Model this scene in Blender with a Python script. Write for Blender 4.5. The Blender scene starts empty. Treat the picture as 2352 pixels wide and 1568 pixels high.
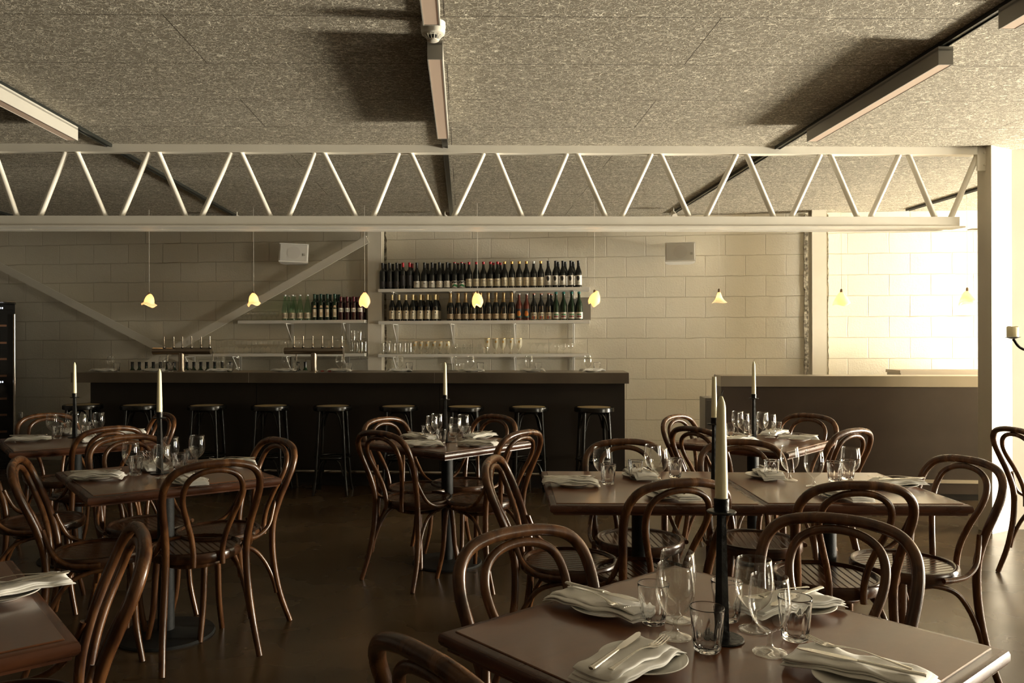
import bpy, math, random
from mathutils import Vector, Matrix
random.seed(7)
R = math.radians
C = bpy.context.scene.collection
sc = bpy.context.scene

# ------------------------------------------------------------------ camera, light, exposure
F, CX, CY, EYE, ROLL = 1845.0, 1102.0, 788.0, 1.375, 0.003
cam = bpy.data.cameras.new('camera'); camo = bpy.data.objects.new('camera', cam); C.objects.link(camo)
cam.sensor_width = 36; cam.lens = F / 2352 * 36
cam.shift_x = -(CX - 1176) / 2352; cam.shift_y = (CY - 784) / 2352
cam.clip_start = .05; cam.clip_end = 60
camo.location = (0, 0, EYE); camo.rotation_euler = (R(90), ROLL, 0)
sc.camera = camo
sc.view_settings.view_transform = 'Standard'; sc.view_settings.look = 'None'
sc.view_settings.gamma = 1; sc.view_settings.use_curve_mapping = False
sc.view_settings.exposure = 0.1

w = bpy.data.worlds.new('world'); sc.world = w; w.use_nodes = True
w.node_tree.nodes['Background'].inputs[0].default_value = (1, .9, .72, 1)
w.node_tree.nodes['Background'].inputs[1].default_value = .35

def area(name, loc, rot, sx, sy, e, col=(1, .87, .62)):
    l = bpy.data.lights.new(name, 'AREA'); l.shape = 'RECTANGLE'; l.size = sx; l.size_y = sy
    l.energy = e; l.color = col
    o = bpy.data.objects.new(name, l); C.objects.link(o); o.location = loc; o.rotation_euler = rot
    return o
# window daylight plus added fill and upward lamps (all of them outside the panes)
area('daylight_front', (9.75, 4.9, 1.05), (0, R(92), 0), 1.4, 1.4, 950, (1, .89, .735))
area('ground_bounce_fill_front', (10.5, 4.9, .35), (0, R(122), 0), 1.6, 1.4, 3100, (1, .89, .735))  # upward lamp added to brighten the ceiling, standing in for ground bounce
area('near_fill', (9.75, -.6, 1.2), (0, R(100), 0), 1.8, 2.6, 260, (1, .90, .72))  # broad fill lamp added for the near tables
area('daylight_rear', (9.25, 7.0, 1.1), (0, R(106), 0), 1.8, 1.4, 760, (1, .905, .76))
area('ground_bounce_fill_rear', (9.8, 7.0, .35), (0, R(122), 0), 1.4, 1.3, 1300, (1, .90, .75))  # lamp added to lift the rear ceiling, aimed up like the front one

# ------------------------------------------------------------------ mesh builder
def catmull(pts, n=6):
    P = [Vector(p) for p in pts]
    P = [2 * P[0] - P[1]] + P + [2 * P[-1] - P[-2]]
    out = []
    for i in range(1, len(P) - 2):
        for k in range(n):
            t = k / n
            a, b, c, d = P[i - 1], P[i], P[i + 1], P[i + 2]
            out.append(.5 * ((2 * b) + (c - a) * t + (2 * a - 5 * b + 4 * c - d) * t * t + (-a + 3 * b - 3 * c + d) * t ** 3))
    out.append(P[-2]); return out

class MB:
    def __init__(s): s.v = []; s.f = []
    def box(s, c, d, rz=0, bev=0):
        cx, cy, cz = c; dx, dy, dz = d[0] / 2, d[1] / 2, d[2] / 2
        cr, sr = math.cos(rz), math.sin(rz)
        def P(x, y, z): return (cx + x * cr - y * sr, cy + x * sr + y * cr, cz + z)
        b = len(s.v)
        if bev:
            e = bev
            for (zz, k) in ((-dz, e), (-dz + e, 0), (dz - e, 0), (dz, e)):
                for (sx, sy) in ((-1, -1), (1, -1), (1, 1), (-1, 1)):
                    ax, ay = dx - k, dy - k
                    for (mx, my) in (((0, 1), (1, 0)) if sx * sy > 0 else ((1, 0), (0, 1))):
                        s.v.append(P(sx * (ax - e * .7 * mx * 1), sy * (ay - e * .7 * my * 1), zz))
            for r in range(3):
                for i in range(8):
                    j = (i + 1) % 8; o = b + r * 8
                    s.f.append((o + i, o + j, o + 8 + j, o + 8 + i))
            s.f.append(tuple(b + 7 - i for i in range(8))); s.f.append(tuple(b + 24 + i for i in range(8)))
        else:
            for (x, y, z) in ((-dx, -dy, -dz), (dx, -dy, -dz), (dx, dy, -dz), (-dx, dy, -dz), (-dx, -dy, dz), (dx, -dy, dz), (dx, dy, dz), (-dx, dy, dz)):
                s.v.append(P(x, y, z))
            for q in ((3, 2, 1, 0), (4, 5, 6, 7), (0, 1, 5, 4), (1, 2, 6, 5), (2, 3, 7, 6), (3, 0, 4, 7)):
                s.f.append(tuple(b + i for i in q))
        return s
    def tube(s, pts, r, seg=12, n=6, smooth=True, closed=False, flat=1.0):
        P = catmull(pts, n) if smooth and not closed else [Vector(p) for p in pts]
        N = len(P)
        rr = r if callable(r) else (lambda t: r)
        T = []
        for i in range(N):
            if closed: d = P[(i + 1) % N] - P[i - 1]
            else: d = P[min(i + 1, N - 1)] - P[max(i - 1, 0)]
            T.append(d.normalized())
        up = Vector((0, 0, 1)) if abs(T[0].z) < .9 else Vector((1, 0, 0))
        u = (up - T[0] * up.dot(T[0])).normalized(); b = len(s.v)
        for i in range(N):
            if i: u = (u - T[i] * u.dot(T[i])).normalized()
            w_ = T[i].cross(u); q = rr(i / max(1, N - 1))
            for k in range(seg):
                a = 2 * math.pi * k / seg
                s.v.append(tuple(P[i] + u * (math.cos(a) * q * flat) + w_ * (math.sin(a) * q)))
        M = N if closed else N - 1
        for i in range(M):
            for k in range(seg):
                j = (k + 1) % seg; i2 = (i + 1) % N
                s.f.append((b + i * seg + k, b + i * seg + j, b + i2 * seg + j, b + i2 * seg + k))
        if not closed:
            s.f.append(tuple(b + seg - 1 - k for k in range(seg)))
            s.f.append(tuple(b + (N - 1) * seg + k for k in range(seg)))
        return s
    def lathe(s, prof, seg=24, c=(0, 0, 0), rf=None, zf=None):
        b = len(s.v); n = len(prof)
        for i, (r, z) in enumerate(prof):
            for k in range(seg):
                a = 2 * math.pi * k / seg
                q = r * (rf(i, a) if rf else 1); zz = z + (zf(i, a) if zf else 0)
                s.v.append((c[0] + q * math.cos(a), c[1] + q * math.sin(a), c[2] + zz))
        for i in range(n - 1):
            for k in range(seg):
                j = (k + 1) % seg
                s.f.append((b + i * seg + k, b + i * seg + j, b + (i + 1) * seg + j, b + (i + 1) * seg + k))
        s.f.append(tuple(b + seg - 1 - k for k in range(seg)))
        s.f.append(tuple(b + (n - 1) * seg + k for k in range(seg)))
        return s
    def prism(s, poly, z0, z1):
        b = len(s.v); n = len(poly)
        for z in (z0, z1):
            for (x, y) in poly: s.v.append((x, y, z))
        for k in range(n):
            j = (k + 1) % n; s.f.append((b + k, b + j, b + n + j, b + n + k))
        s.f.append(tuple(b + n - 1 - k for k in range(n))); s.f.append(tuple(b + n + k for k in range(n)))
        return s
    def mesh(s, name, mat, smooth=True, ang=40):
        m = bpy.data.meshes.new(name); m.from_pydata(s.v, [], s.f); m.validate(); m.update()
        if mat: m.materials.append(mat)
        if smooth:
            m.polygons.foreach_set('use_smooth', [True] * len(m.polygons))
            try: m.set_sharp_from_angle(angle=R(ang))
            except Exception: pass
        return m
    def build(s, name, mat, parent=None, smooth=True, ang=40):
        o = bpy.data.objects.new(name, s.mesh(name, mat, smooth, ang)); C.objects.link(o)
        if parent: o.parent = parent
        return o

def tag(o, label=None, cat=None, group=None, kind=None):
    if label: o['label'] = label
    if cat: o['category'] = cat
    if group: o['group'] = group
    if kind: o['kind'] = kind
    return o
def empty(name, loc=(0, 0, 0), rz=0):
    o = bpy.data.objects.new(name, None); C.objects.link(o); o.location = loc; o.rotation_euler = (0, 0, rz)
    o.empty_display_size = .1; return o
def copy_tree(o, parent=None):
    c = o.copy(); C.objects.link(c)
    if parent: c.parent = parent
    for ch in list(o.children): copy_tree(ch, c)
    return c
used = set()
def place(proto, loc, rz=0, label=None, group=None, scale=None, cat=None):
    if proto.name in used: o = copy_tree(proto)
    else: o = proto; used.add(proto.name)
    o.location = loc; o.rotation_euler = (0, 0, rz)
    if scale: o.scale = scale if isinstance(scale, tuple) else (scale,) * 3
    tag(o, label, cat, group); return o

# ------------------------------------------------------------------ points
def xof(px, D): return (px - CX) / F * D
def yh(px): return CY - ROLL * (px - CX)
def on_z(px, py, z):                       # floor-plan point seen at a pixel at height z
    D = (EYE - z) * F / (py - yh(px)); return Vector((xof(px, D), D, z))
def z_at(px, py, D): return EYE - (py - yh(px)) * D / F
BE = R(5.6); O0 = Vector((0, 9.08))
EX = Vector((math.cos(BE), -math.sin(BE))); EY = Vector((math.sin(BE), math.cos(BE)))
def bk(s_, t, z=0): p = O0 + EX * s_ + EY * t; return Vector((p.x, p.y, z))
def D_bk(px, t):
    x = (px - CX) / F; return (t + O0.y * math.cos(BE)) / (x * math.sin(BE) + math.cos(BE))
def at_bk(px, t, z=0): D = D_bk(px, t); return Vector((xof(px, D), D, z))
def s_bk(px, t): p = at_bk(px, t); return (Vector((p.x, p.y)) - O0).dot(EX)
def z_bk(px, py, t): return z_at(px, py, D_bk(px, t))

# ------------------------------------------------------------------ materials
def mat(name, col, rough=.5, metal=0, **k):
    m = bpy.data.materials.new(name); m.use_nodes = True; nt = m.node_tree
    b = nt.nodes['Principled BSDF']; b.inputs['Base Color'].default_value = (*col, 1)
    b.inputs['Roughness'].default_value = rough; b.inputs['Metallic'].default_value = metal
    for kk, v in k.items():
        b.inputs[kk.replace('_', ' ')].default_value = v
    return m
def nodes(m): return m.node_tree.nodes, m.node_tree.links, m.node_tree.nodes['Principled BSDF']
def noise_mat(name, c1, c2, scale=(8, 8, 8), rough=(.3, .45), bump=.0, detail=4, bscale=60, coord='Object', metal=0, dist=0, **k):
    m = mat(name, c1, rough[0], metal, **k); N, L, b = nodes(m)
    tc = N.new('ShaderNodeTexCoord'); mp = N.new('ShaderNodeMapping'); mp.inputs['Scale'].default_value = scale
    nz = N.new('ShaderNodeTexNoise'); nz.inputs['Scale'].default_value = 1; nz.inputs['Detail'].default_value = detail; nz.inputs['Distortion'].default_value = dist
    cr = N.new('ShaderNodeValToRGB'); cr.color_ramp.elements[0].position = .35; cr.color_ramp.elements[1].position = .68
    cr.color_ramp.elements[0].color = (*c1, 1); cr.color_ramp.elements[1].color = (*c2, 1)
    mr = N.new('ShaderNodeMapRange'); mr.inputs[3].default_value = rough[0]; mr.inputs[4].default_value = rough[1]
    L.new(tc.outputs[coord], mp.inputs[0]); L.new(mp.outputs[0], nz.inputs['Vector'])
    L.new(nz.outputs['Fac'], cr.inputs[0]); L.new(cr.outputs[0], b.inputs['Base Color'])
    L.new(nz.outputs['Fac'], mr.inputs[0]); L.new(mr.outputs[0], b.inputs['Roughness'])
    if bump:
        n2 = N.new('ShaderNodeTexNoise'); n2.inputs['Scale'].default_value = bscale; n2.inputs['Detail'].default_value = 5
        bp = N.new('ShaderNodeBump'); bp.inputs['Strength'].default_value = bump; bp.inputs['Distance'].default_value = .01
        L.new(tc.outputs[coord], n2.inputs['Vector']); L.new(n2.outputs['Fac'], bp.inputs['Height']); L.new(bp.outputs[0], b.inputs['Normal'])
    return m
M = {}
M['paint'] = noise_mat('cream_paint', (.80, .76, .66), (.86, .82, .72), (3, 3, 3), (.38, .5), .08, bscale=30)
M['steelpaint'] = noise_mat('glossy_cream_steel_paint', (.78, .74, .64), (.84, .80, .70), (3, 3, 3), (.25, .34), .05, bscale=25)
M['plaster'] = noise_mat('beige_plaster', (.56, .51, .41), (.60, .55, .45), (2, 2, 2), (.5, .6))
M['darkwall'] = noise_mat('dark_brown_wall', (.06, .05, .04), (.08, .065, .05), (2, 2, 2), (.6, .7))  # for the unseen walls, kept dark to cut bounce light
M['shelfpaint'] = mat('white_shelf_paint', (.80, .78, .72), .4)
M['speaker'] = mat('speaker_white', (.75, .73, .67), .45)
M['grille'] = noise_mat('speaker_grille', (.55, .53, .48), (.60, .58, .52), (400, 400, 400), (.6, .7))
M['wood'] = noise_mat('bentwood_brown', (.044, .016, .006), (.135, .056, .018), (22, 22, 5), (.20, .32), .04, bscale=90, dist=.6)
M['woodrim'] = noise_mat('seat_rim_brown', (.036, .015, .007), (.085, .035, .014), (14, 14, 30), (.18, .28))
M['ebony'] = noise_mat('black_lacquered_wood', (.006, .006, .005), (.012, .011, .009), (10, 10, 10), (.14, .24))
M['iron'] = noise_mat('black_iron', (.012, .012, .012), (.025, .024, .022), (30, 30, 30), (.25, .4), .25, bscale=80, metal=.6)
M['castiron'] = noise_mat('textured_black_pedestal', (.010, .011, .011), (.02, .021, .02), (30, 30, 30), (.45, .55), .25, bscale=350, Specular_IOR_Level=.25)
M['wax'] = mat('ivory_wax', (.84, .77, .50), .35)
M['wick'] = mat('wick', (.03, .02, .015), .8)
M['china'] = mat('white_china', (.82, .80, .74), .15)
M['cutlery'] = mat('polished_cutlery_steel', (.78, .75, .69), .16, 1)
M['chrome'] = mat('brushed_chrome', (.62, .56, .48), .22, 1)
M['tower'] = noise_mat('brushed_tap_tower_steel', (.40, .34, .27), (.48, .41, .33), (3, 3, 60), (.25, .35), metal=1)
M['barsteel'] = noise_mat('brushed_counter_steel', (.22, .185, .145), (.30, .255, .20), (2, 2, 1.2), (.30, .42), metal=.85)
M['palesteel'] = noise_mat('pale_brushed_counter_steel', (.42, .38, .31), (.52, .47, .39), (2, 2, 1.2), (.30, .42), metal=.85)
M['barpanel'] = noise_mat('dark_brown_bar_panel', (.022, .017, .013), (.032, .025, .019), (1.5, 1.5, 1.5), (.35, .5))
M['counterpanel'] = noise_mat('brown_counter_panel', (.060, .043, .033), (.082, .060, .046), (1.5, 1.5, 2.5), (.32, .45))
M['kick'] = mat('dark_kickboard', (.03, .026, .022), .5)
M['kicksteel'] = mat('steel_kick_strip', (.55, .5, .42), .35, .8)
M['cane'] = noise_mat('woven_cane', (.30, .22, .11), (.50, .39, .22), (130, 130, 130), (.5, .7), .4, bscale=220)
M['fixture'] = mat('grey_fixture_metal', (.40, .38, .33), .42)
M['track'] = mat('black_track', (.015, .017, .015), .3)
M['plastic'] = mat('cream_plastic', (.78, .74, .64), .28)
M['cone'] = mat('speaker_cone_grey', (.535, .51, .46), .65)  # even grey, slightly darker than the grille
M['dark'] = mat('black_void', (.006, .006, .006), .6)
M['glassblack'] = mat('black_fridge_glass', (.008, .008, .008), .06)
M['fridgeshelf'] = mat('reddish_beech_shelf_front', (.16, .07, .035), .5)
M['greycab'] = mat('grey_cabinet_metal', (.30, .28, .25), .4, .3)
M['wallpanel'] = mat('tan_ledge_panel', (.45, .39, .30), .6)
M['cap'] = mat('brown_lamp_cap', (.25, .17, .10), .5)
M['redplastic'] = mat('red_plastic', (.5, .03, .02), .4)
M['led'] = mat('led_display', (.3, .3, .5), .4, Emission_Color=(.8, .85, 1, 1), Emission_Strength=2.5)
M['diffuser'] = mat('opal_diffuser', (.62, .50, .40), .5, Emission_Color=(1, .55, .32, 1), Emission_Strength=.07)

# linen
M['linen'] = noise_mat('white_linen', (.78, .76, .71), (.84, .82, .77), (40, 40, 40), (.8, .9), .05, bscale=300)
# glass: thin-walled (one reflection per skin, no refraction) and solid
def thin_glass(name, col, tint=1.0, ior=1.5):
    m = bpy.data.materials.new(name); m.use_nodes = True; N = m.node_tree.nodes; L = m.node_tree.links; N.clear()
    o = N.new('ShaderNodeOutputMaterial'); mx = N.new('ShaderNodeMixShader'); lw = N.new('ShaderNodeLayerWeight'); lw.inputs[0].default_value = .5
    pw = N.new('ShaderNodeMath'); pw.operation = 'POWER'; pw.inputs[1].default_value = 2.3; L.new(lw.outputs['Facing'], pw.inputs[0])
    fr = N.new('ShaderNodeMath'); fr.operation = 'MULTIPLY_ADD'; fr.inputs[1].default_value = .9; fr.inputs[2].default_value = ((ior - 1) / (ior + 1)) ** 2; L.new(pw.outputs[0], fr.inputs[0])
    t = N.new('ShaderNodeBsdfTransparent'); t.inputs[0].default_value = (*col, 1); g = N.new('ShaderNodeBsdfGlossy'); g.inputs['Roughness'].default_value = .015
    g.inputs['Color'].default_value = (1, 1, 1, 1)
    L.new(fr.outputs[0], mx.inputs[0]); L.new(t.outputs[0], mx.inputs[1]); L.new(g.outputs[0], mx.inputs[2]); L.new(mx.outputs[0], o.inputs[0])
    return m
M['thin'] = thin_glass('clear_thin_glass', (.955, .955, .94), ior=1.62)
M['pane'] = thin_glass('window_pane_glass', (.97, .98, .97), ior=1.3)
def mix_glass(name, ior):
    m = thin_glass(name, (.97, .97, .955), ior=1.5); N = m.node_tree.nodes; L = m.node_tree.links
    o = [n for n in N if n.type == 'OUTPUT_MATERIAL'][0]; a = o.inputs[0].links[0].from_socket
    r = N.new('ShaderNodeBsdfGlass'); r.inputs['IOR'].default_value = ior; r.inputs['Roughness'].default_value = 0; r.inputs['Color'].default_value = (1, 1, 1, 1)
    x = N.new('ShaderNodeMixShader'); x.inputs[0].default_value = .45; L.new(a, x.inputs[1]); L.new(r.outputs[0], x.inputs[2]); L.new(x.outputs[0], o.inputs[0]); return m
M['goldglass'] = mat('frosted_straw_glass', (.86, .80, .60), .25, Alpha=.42)
M['gilt'] = mat('gilt_band', (.70, .45, .15), .3, .8)
M['solid'] = mat('clear_pressed_glass', (1, 1, 1), .01, Transmission_Weight=1.0, IOR=1.42)
M['bottle'] = mat('near_black_bottle_glass', (.006, .007, .006), .10, Coat_Weight=.3)
M['bottlegreen'] = mat('dark_green_bottle_glass', (.010, .028, .012), .1)
M['watergreen'] = thin_glass('pale_green_bottle_glass', (.76, .90, .78))
M['bottlered'] = mat('dark_red_bottle_glass', (.030, .006, .008), .12)
M['bottlerose'] = mat('rose_cider_bottle_glass', (.13, .032, .020), .12)
M['labwhite'] = mat('white_paper_label', (.72, .68, .60), .6)
M['labcream'] = mat('cream_paper_label', (.66, .58, .42), .6)
M['labtan'] = mat('tan_paper_label', (.42, .31, .19), .5)
M['labdark'] = mat('charcoal_paper_label', (.04, .035, .035), .6)
M['labgreen'] = mat('green_print', (.03, .22, .07), .6)
M['laborange'] = mat('orange_print', (.65, .20, .03), .6)
M['ink'] = mat('black_ink', (.02, .02, .02), .6)
M['capred'] = mat('red_foil', (.42, .012, .02), .35)
M['capblack'] = mat('black_foil', (.012, .012, .012), .35)
M['capgold'] = mat('gold_foil', (.72, .40, .10), .3, .5)
M['capwhite'] = mat('white_foil', (.7, .7, .68), .35)
M['capyellow'] = mat('pale_yellow_foil', (.62, .48, .22), .4)
M['capteal'] = mat('teal_foil', (.02, .16, .13), .35)
M['capdark'] = mat('dark_green_foil', (.008, .045, .025), .35)
M['capplum'] = mat('plum_red_foil', (.12, .008, .015), .3)
M['capcoral'] = mat('coral_foil', (.55, .17, .10), .4)
M['neckgold'] = mat('champagne_neck_foil', (.38, .26, .12), .3, .6)

# table top wood: planks of red-brown veneer with scuffs
def table_wood():
    m = noise_mat('red_brown_table_veneer', (.120, .042, .015), (.175, .066, .024), (1.4, 9, 4), (.26, .36), .02, bscale=40, dist=.5, Coat_Weight=.6, Coat_Roughness=.14)
    return m
M['table'] = table_wood()
M['tedge'] = noise_mat('dark_table_edge', (.045, .016, .008), (.105, .038, .016), (5, 5, 20), (.22, .34))

# seat panel: embossed slats
def seat_mat():
    m = noise_mat('ribbed_seat_veneer', (.060, .022, .009), (.115, .043, .016), (30, 4, 4), (.16, .28)); N, L, b = nodes(m)
    tc = N.new('ShaderNodeTexCoord'); sx = N.new('ShaderNodeSeparateXYZ'); L.new(tc.outputs['Object'], sx.inputs[0])
    mu = N.new('ShaderNodeMath'); mu.operation = 'MULTIPLY'; mu.inputs[1].default_value = 35; L.new(sx.outputs[0], mu.inputs[0])
    fr = N.new('ShaderNodeMath'); fr.operation = 'FRACT'; L.new(mu.outputs[0], fr.inputs[0])
    su = N.new('ShaderNodeMath'); su.operation = 'SUBTRACT'; su.inputs[1].default_value = .5; L.new(fr.outputs[0], su.inputs[0])
    ab = N.new('ShaderNodeMath'); ab.operation = 'ABSOLUTE'; L.new(su.outputs[0], ab.inputs[0])
    mr = N.new('ShaderNodeMapRange'); mr.inputs[1].default_value = .36; mr.inputs[2].default_value = .5; mr.inputs[3].default_value = 0; mr.inputs[4].default_value = 1
    L.new(ab.outputs[0], mr.inputs[0])
    bp = N.new('ShaderNodeBump'); bp.invert = True; bp.inputs['Strength'].default_value = .7; bp.inputs['Distance'].default_value = .0025
    L.new(mr.outputs[0], bp.inputs['Height']); L.new(bp.outputs[0], b.inputs['Normal'])
    return m
M['seat'] = seat_mat()

# painted concrete block wall
def block_mat(name, ox, oz, bw=.43, rh=.2265):
    m = mat(name, (.80, .75, .63), .55); N, L, b = nodes(m)
    tc = N.new('ShaderNodeTexCoord'); sp = N.new('ShaderNodeSeparateXYZ'); cb = N.new('ShaderNodeCombineXYZ')
    L.new(tc.outputs['Object'], sp.inputs[0])
    def add(sock, v):
        a = N.new('ShaderNodeMath'); a.inputs[1].default_value = v; L.new(sock, a.inputs[0]); return a.outputs[0]
    ns = N.new('ShaderNodeTexNoise'); ns.inputs['Scale'].default_value = 5; ns.inputs['Detail'].default_value = 6; L.new(tc.outputs['Object'], ns.inputs['Vector'])
    w1 = N.new('ShaderNodeMath'); w1.operation = 'MULTIPLY_ADD'; w1.inputs[1].default_value = .022; L.new(ns.outputs['Fac'], w1.inputs[0]); L.new(add(sp.outputs[2], oz), w1.inputs[2])
    w2 = N.new('ShaderNodeMath'); w2.operation = 'MULTIPLY_ADD'; w2.inputs[1].default_value = .016; L.new(ns.outputs['Fac'], w2.inputs[0]); L.new(add(sp.outputs[0], ox), w2.inputs[2])
    L.new(w2.outputs[0], cb.inputs[0]); L.new(w1.outputs[0], cb.inputs[1])
    br = N.new('ShaderNodeTexBrick'); br.offset = .5; br.inputs['Scale'].default_value = 1; br.inputs['Brick Width'].default_value = bw
    br.inputs['Row Height'].default_value = rh; br.inputs['Mortar Size'].default_value = .0055; br.inputs['Mortar Smooth'].default_value = .55
    br.inputs['Color1'].default_value = (.80, .75, .63, 1); br.inputs['Color2'].default_value = (.77, .72, .60, 1); br.inputs['Mortar'].default_value = (.70, .64, .52, 1)
    L.new(cb.outputs[0], br.inputs['Vector'])
    # small drill holes
    vo = N.new('ShaderNodeTexVoronoi'); vo.inputs['Scale'].default_value = 2.6; vo.inputs['Randomness'].default_value = 1; L.new(cb.outputs[0], vo.inputs['Vector'])
    ho = N.new('ShaderNodeMath'); ho.operation = 'LESS_THAN'; ho.inputs[1].default_value = .019; L.new(vo.outputs['Distance'], ho.inputs[0])
    # worn grime patches on some joints
    n3 = N.new('ShaderNodeTexNoise'); n3.inputs['Scale'].default_value = 1.3; n3.inputs['Detail'].default_value = 8; L.new(cb.outputs[0], n3.inputs['Vector'])
    st = N.new('ShaderNodeMapRange'); st.inputs[1].default_value = .60; st.inputs[2].default_value = .70; L.new(n3.outputs['Fac'], st.inputs[0])
    wm = N.new('ShaderNodeMath'); wm.operation = 'MULTIPLY'; L.new(st.outputs[0], wm.inputs[0]); L.new(br.outputs['Fac'], wm.inputs[1])
    m1 = N.new('ShaderNodeMix'); m1.data_type = 'RGBA'; L.new(wm.outputs[0], m1.inputs['Factor']); L.new(br.outputs['Color'], m1.inputs['A']); m1.inputs['B'].default_value = (.34, .26, .15, 1)
    m2 = N.new('ShaderNodeMix'); m2.data_type = 'RGBA'; L.new(ho.outputs[0], m2.inputs['Factor']); L.new(m1.outputs['Result'], m2.inputs['A']); m2.inputs['B'].default_value = (.08, .06, .035, 1)
    L.new(m2.outputs['Result'], b.inputs['Base Color'])
    n4 = N.new('ShaderNodeTexNoise'); n4.inputs['Scale'].default_value = 55; n4.inputs['Detail'].default_value = 8; n4.inputs['Roughness'].default_value = .65; L.new(tc.outputs['Object'], n4.inputs['Vector'])
    hs = N.new('ShaderNodeMath'); hs.operation = 'MULTIPLY_ADD'; hs.inputs[1].default_value = .30
    iv = N.new('ShaderNodeMath'); iv.operation = 'MULTIPLY'; iv.inputs[1].default_value = -1.0; L.new(br.outputs['Fac'], iv.inputs[0])
    L.new(n4.outputs['Fac'], hs.inputs[0]); L.new(iv.outputs[0], hs.inputs[2])
    n5 = N.new('ShaderNodeMath'); n5.operation = 'MULTIPLY_ADD'; n5.inputs[1].default_value = .45; L.new(ns.outputs['Fac'], n5.inputs[0]); L.new(hs.outputs[0], n5.inputs[2])
    bp = N.new('ShaderNodeBump'); bp.inputs['Strength'].default_value = .75; bp.inputs['Distance'].default_value = .014
    L.new(n5.outputs[0], bp.inputs['Height']); L.new(bp.outputs[0], b.inputs['Normal'])
    return m

# wood-wool acoustic board ceiling
def woodwool():
    m = mat('wood_wool_board', (.55, .48, .35), .85); N, L, b = nodes(m)
    tc = N.new('ShaderNodeTexCoord')
    acc = None
    for i, (rot, sc_, w_) in enumerate(((18, (13, 27, 30), .0045), (-38, (15, 27, 30), .0045), (70, (16, 24, 30), .005), (-8, (26, 42, 40), .008), (32, (30, 44, 40), .009))):
        mp = N.new('ShaderNodeMapping'); mp.inputs['Rotation'].default_value = (0, 0, R(rot)); mp.inputs['Scale'].default_value = sc_; mp.inputs['Location'].default_value = (i * 7.3, i * 3.1, i)
        L.new(tc.outputs['Object'], mp.inputs[0])
        nz = N.new('ShaderNodeTexNoise'); nz.inputs['Scale'].default_value = 1; nz.inputs['Detail'].default_value = 1.2; nz.inputs['Distortion'].default_value = .5; L.new(mp.outputs[0], nz.inputs['Vector'])
        su = N.new('ShaderNodeMath'); su.operation = 'SUBTRACT'; su.inputs[1].default_value = .5; L.new(nz.outputs['Fac'], su.inputs[0])
        ab = N.new('ShaderNodeMath'); ab.operation = 'ABSOLUTE'; L.new(su.outputs[0], ab.inputs[0])
        mr = N.new('ShaderNodeMapRange'); mr.inputs[1].default_value = w_; mr.inputs[2].default_value = w_ * 2.6; mr.inputs[3].default_value = 1 - .12 * i; mr.inputs[4].default_value = 0
        L.new(ab.outputs[0], mr.inputs[0])
        if acc is None: acc = mr.outputs[0]
        else:
            mx = N.new('ShaderNodeMath'); mx.operation = 'MAXIMUM'; L.new(acc, mx.inputs[0]); L.new(mr.outputs[0], mx.inputs[1]); acc = mx.outputs[0]
    cr = N.new('ShaderNodeValToRGB'); cr.color_ramp.elements[0].color = (.235, .205, .15, 1); cr.color_ramp.elements[1].color = (.82, .76, .62, 1); cr.color_ramp.elements[1].position = .9  # shade in the gaps between strands is painted in as the dark end
    L.new(acc, cr.inputs[0])
    br = N.new('ShaderNodeTexBrick'); br.offset = .5; br.inputs['Scale'].default_value = 1; br.inputs['Brick Width'].default_value = 2.4; br.inputs['Row Height'].default_value = .59
    br.inputs['Mortar Size'].default_value = .0026; br.inputs['Mortar Smooth'].default_value = .1
    mp = N.new('ShaderNodeMapping'); mp.inputs['Location'].default_value = (1.35, .02, 0); L.new(tc.outputs['Object'], mp.inputs[0]); L.new(mp.outputs[0], br.inputs['Vector'])
    ms = N.new('ShaderNodeMath'); ms.operation = 'MULTIPLY'; ms.inputs[1].default_value = .9; L.new(br.outputs['Fac'], ms.inputs[0])
    mx = N.new('ShaderNodeMix'); mx.data_type = 'RGBA'; L.new(ms.outputs[0], mx.inputs['Factor']); L.new(cr.outputs[0], mx.inputs['A']); mx.inputs['B'].default_value = (.05, .035, .02, 1)
    L.new(mx.outputs['Result'], b.inputs['Base Color'])
    bp = N.new('ShaderNodeBump'); bp.inputs['Strength'].default_value = .9; bp.inputs['Distance'].default_value = .007
    L.new(acc, bp.inputs['Height']); L.new(bp.outputs[0], b.inputs['Normal'])
    return m
M['ceiling'] = woodwool()

def floor_mat():
    m = mat('polished_brown_concrete', (.15, .11, .07), .3); N, L, b = nodes(m)
    tc = N.new('ShaderNodeTexCoord')
    n1 = N.new('ShaderNodeTexNoise'); n1.inputs['Scale'].default_value = 1.1; n1.inputs['Detail'].default_value = 7; n1.inputs['Roughness'].default_value = .55; n1.inputs['Distortion'].default_value = .15
    L.new(tc.outputs['Object'], n1.inputs['Vector'])
    cr = N.new('ShaderNodeValToRGB'); cr.color_ramp.elements[0].position = .34; cr.color_ramp.elements[1].position = .68
    cr.color_ramp.elements[0].color = (.040, .024, .010, 1); cr.color_ramp.elements[1].color = (.092, .060, .029, 1)
    L.new(n1.outputs['Fac'], cr.inputs[0]); L.new(cr.outputs[0], b.inputs['Base Color'])
    n2 = N.new('ShaderNodeTexNoise'); n2.inputs['Scale'].default_value = 2.5; n2.inputs['Detail'].default_value = 3; L.new(tc.outputs['Object'], n2.inputs['Vector'])
    mr = N.new('ShaderNodeMapRange'); mr.inputs[3].default_value = .20; mr.inputs[4].default_value = .34; L.new(n2.outputs['Fac'], mr.inputs[0]); L.new(mr.outputs[0], b.inputs['Roughness'])
    bp = N.new('ShaderNodeBump'); bp.inputs['Strength'].default_value = .02; bp.inputs['Distance'].default_value = .01; L.new(n1.outputs['Fac'], bp.inputs['Height']); L.new(bp.outputs[0], b.inputs['Normal'])
    return m
M['floor'] = floor_mat()

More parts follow.
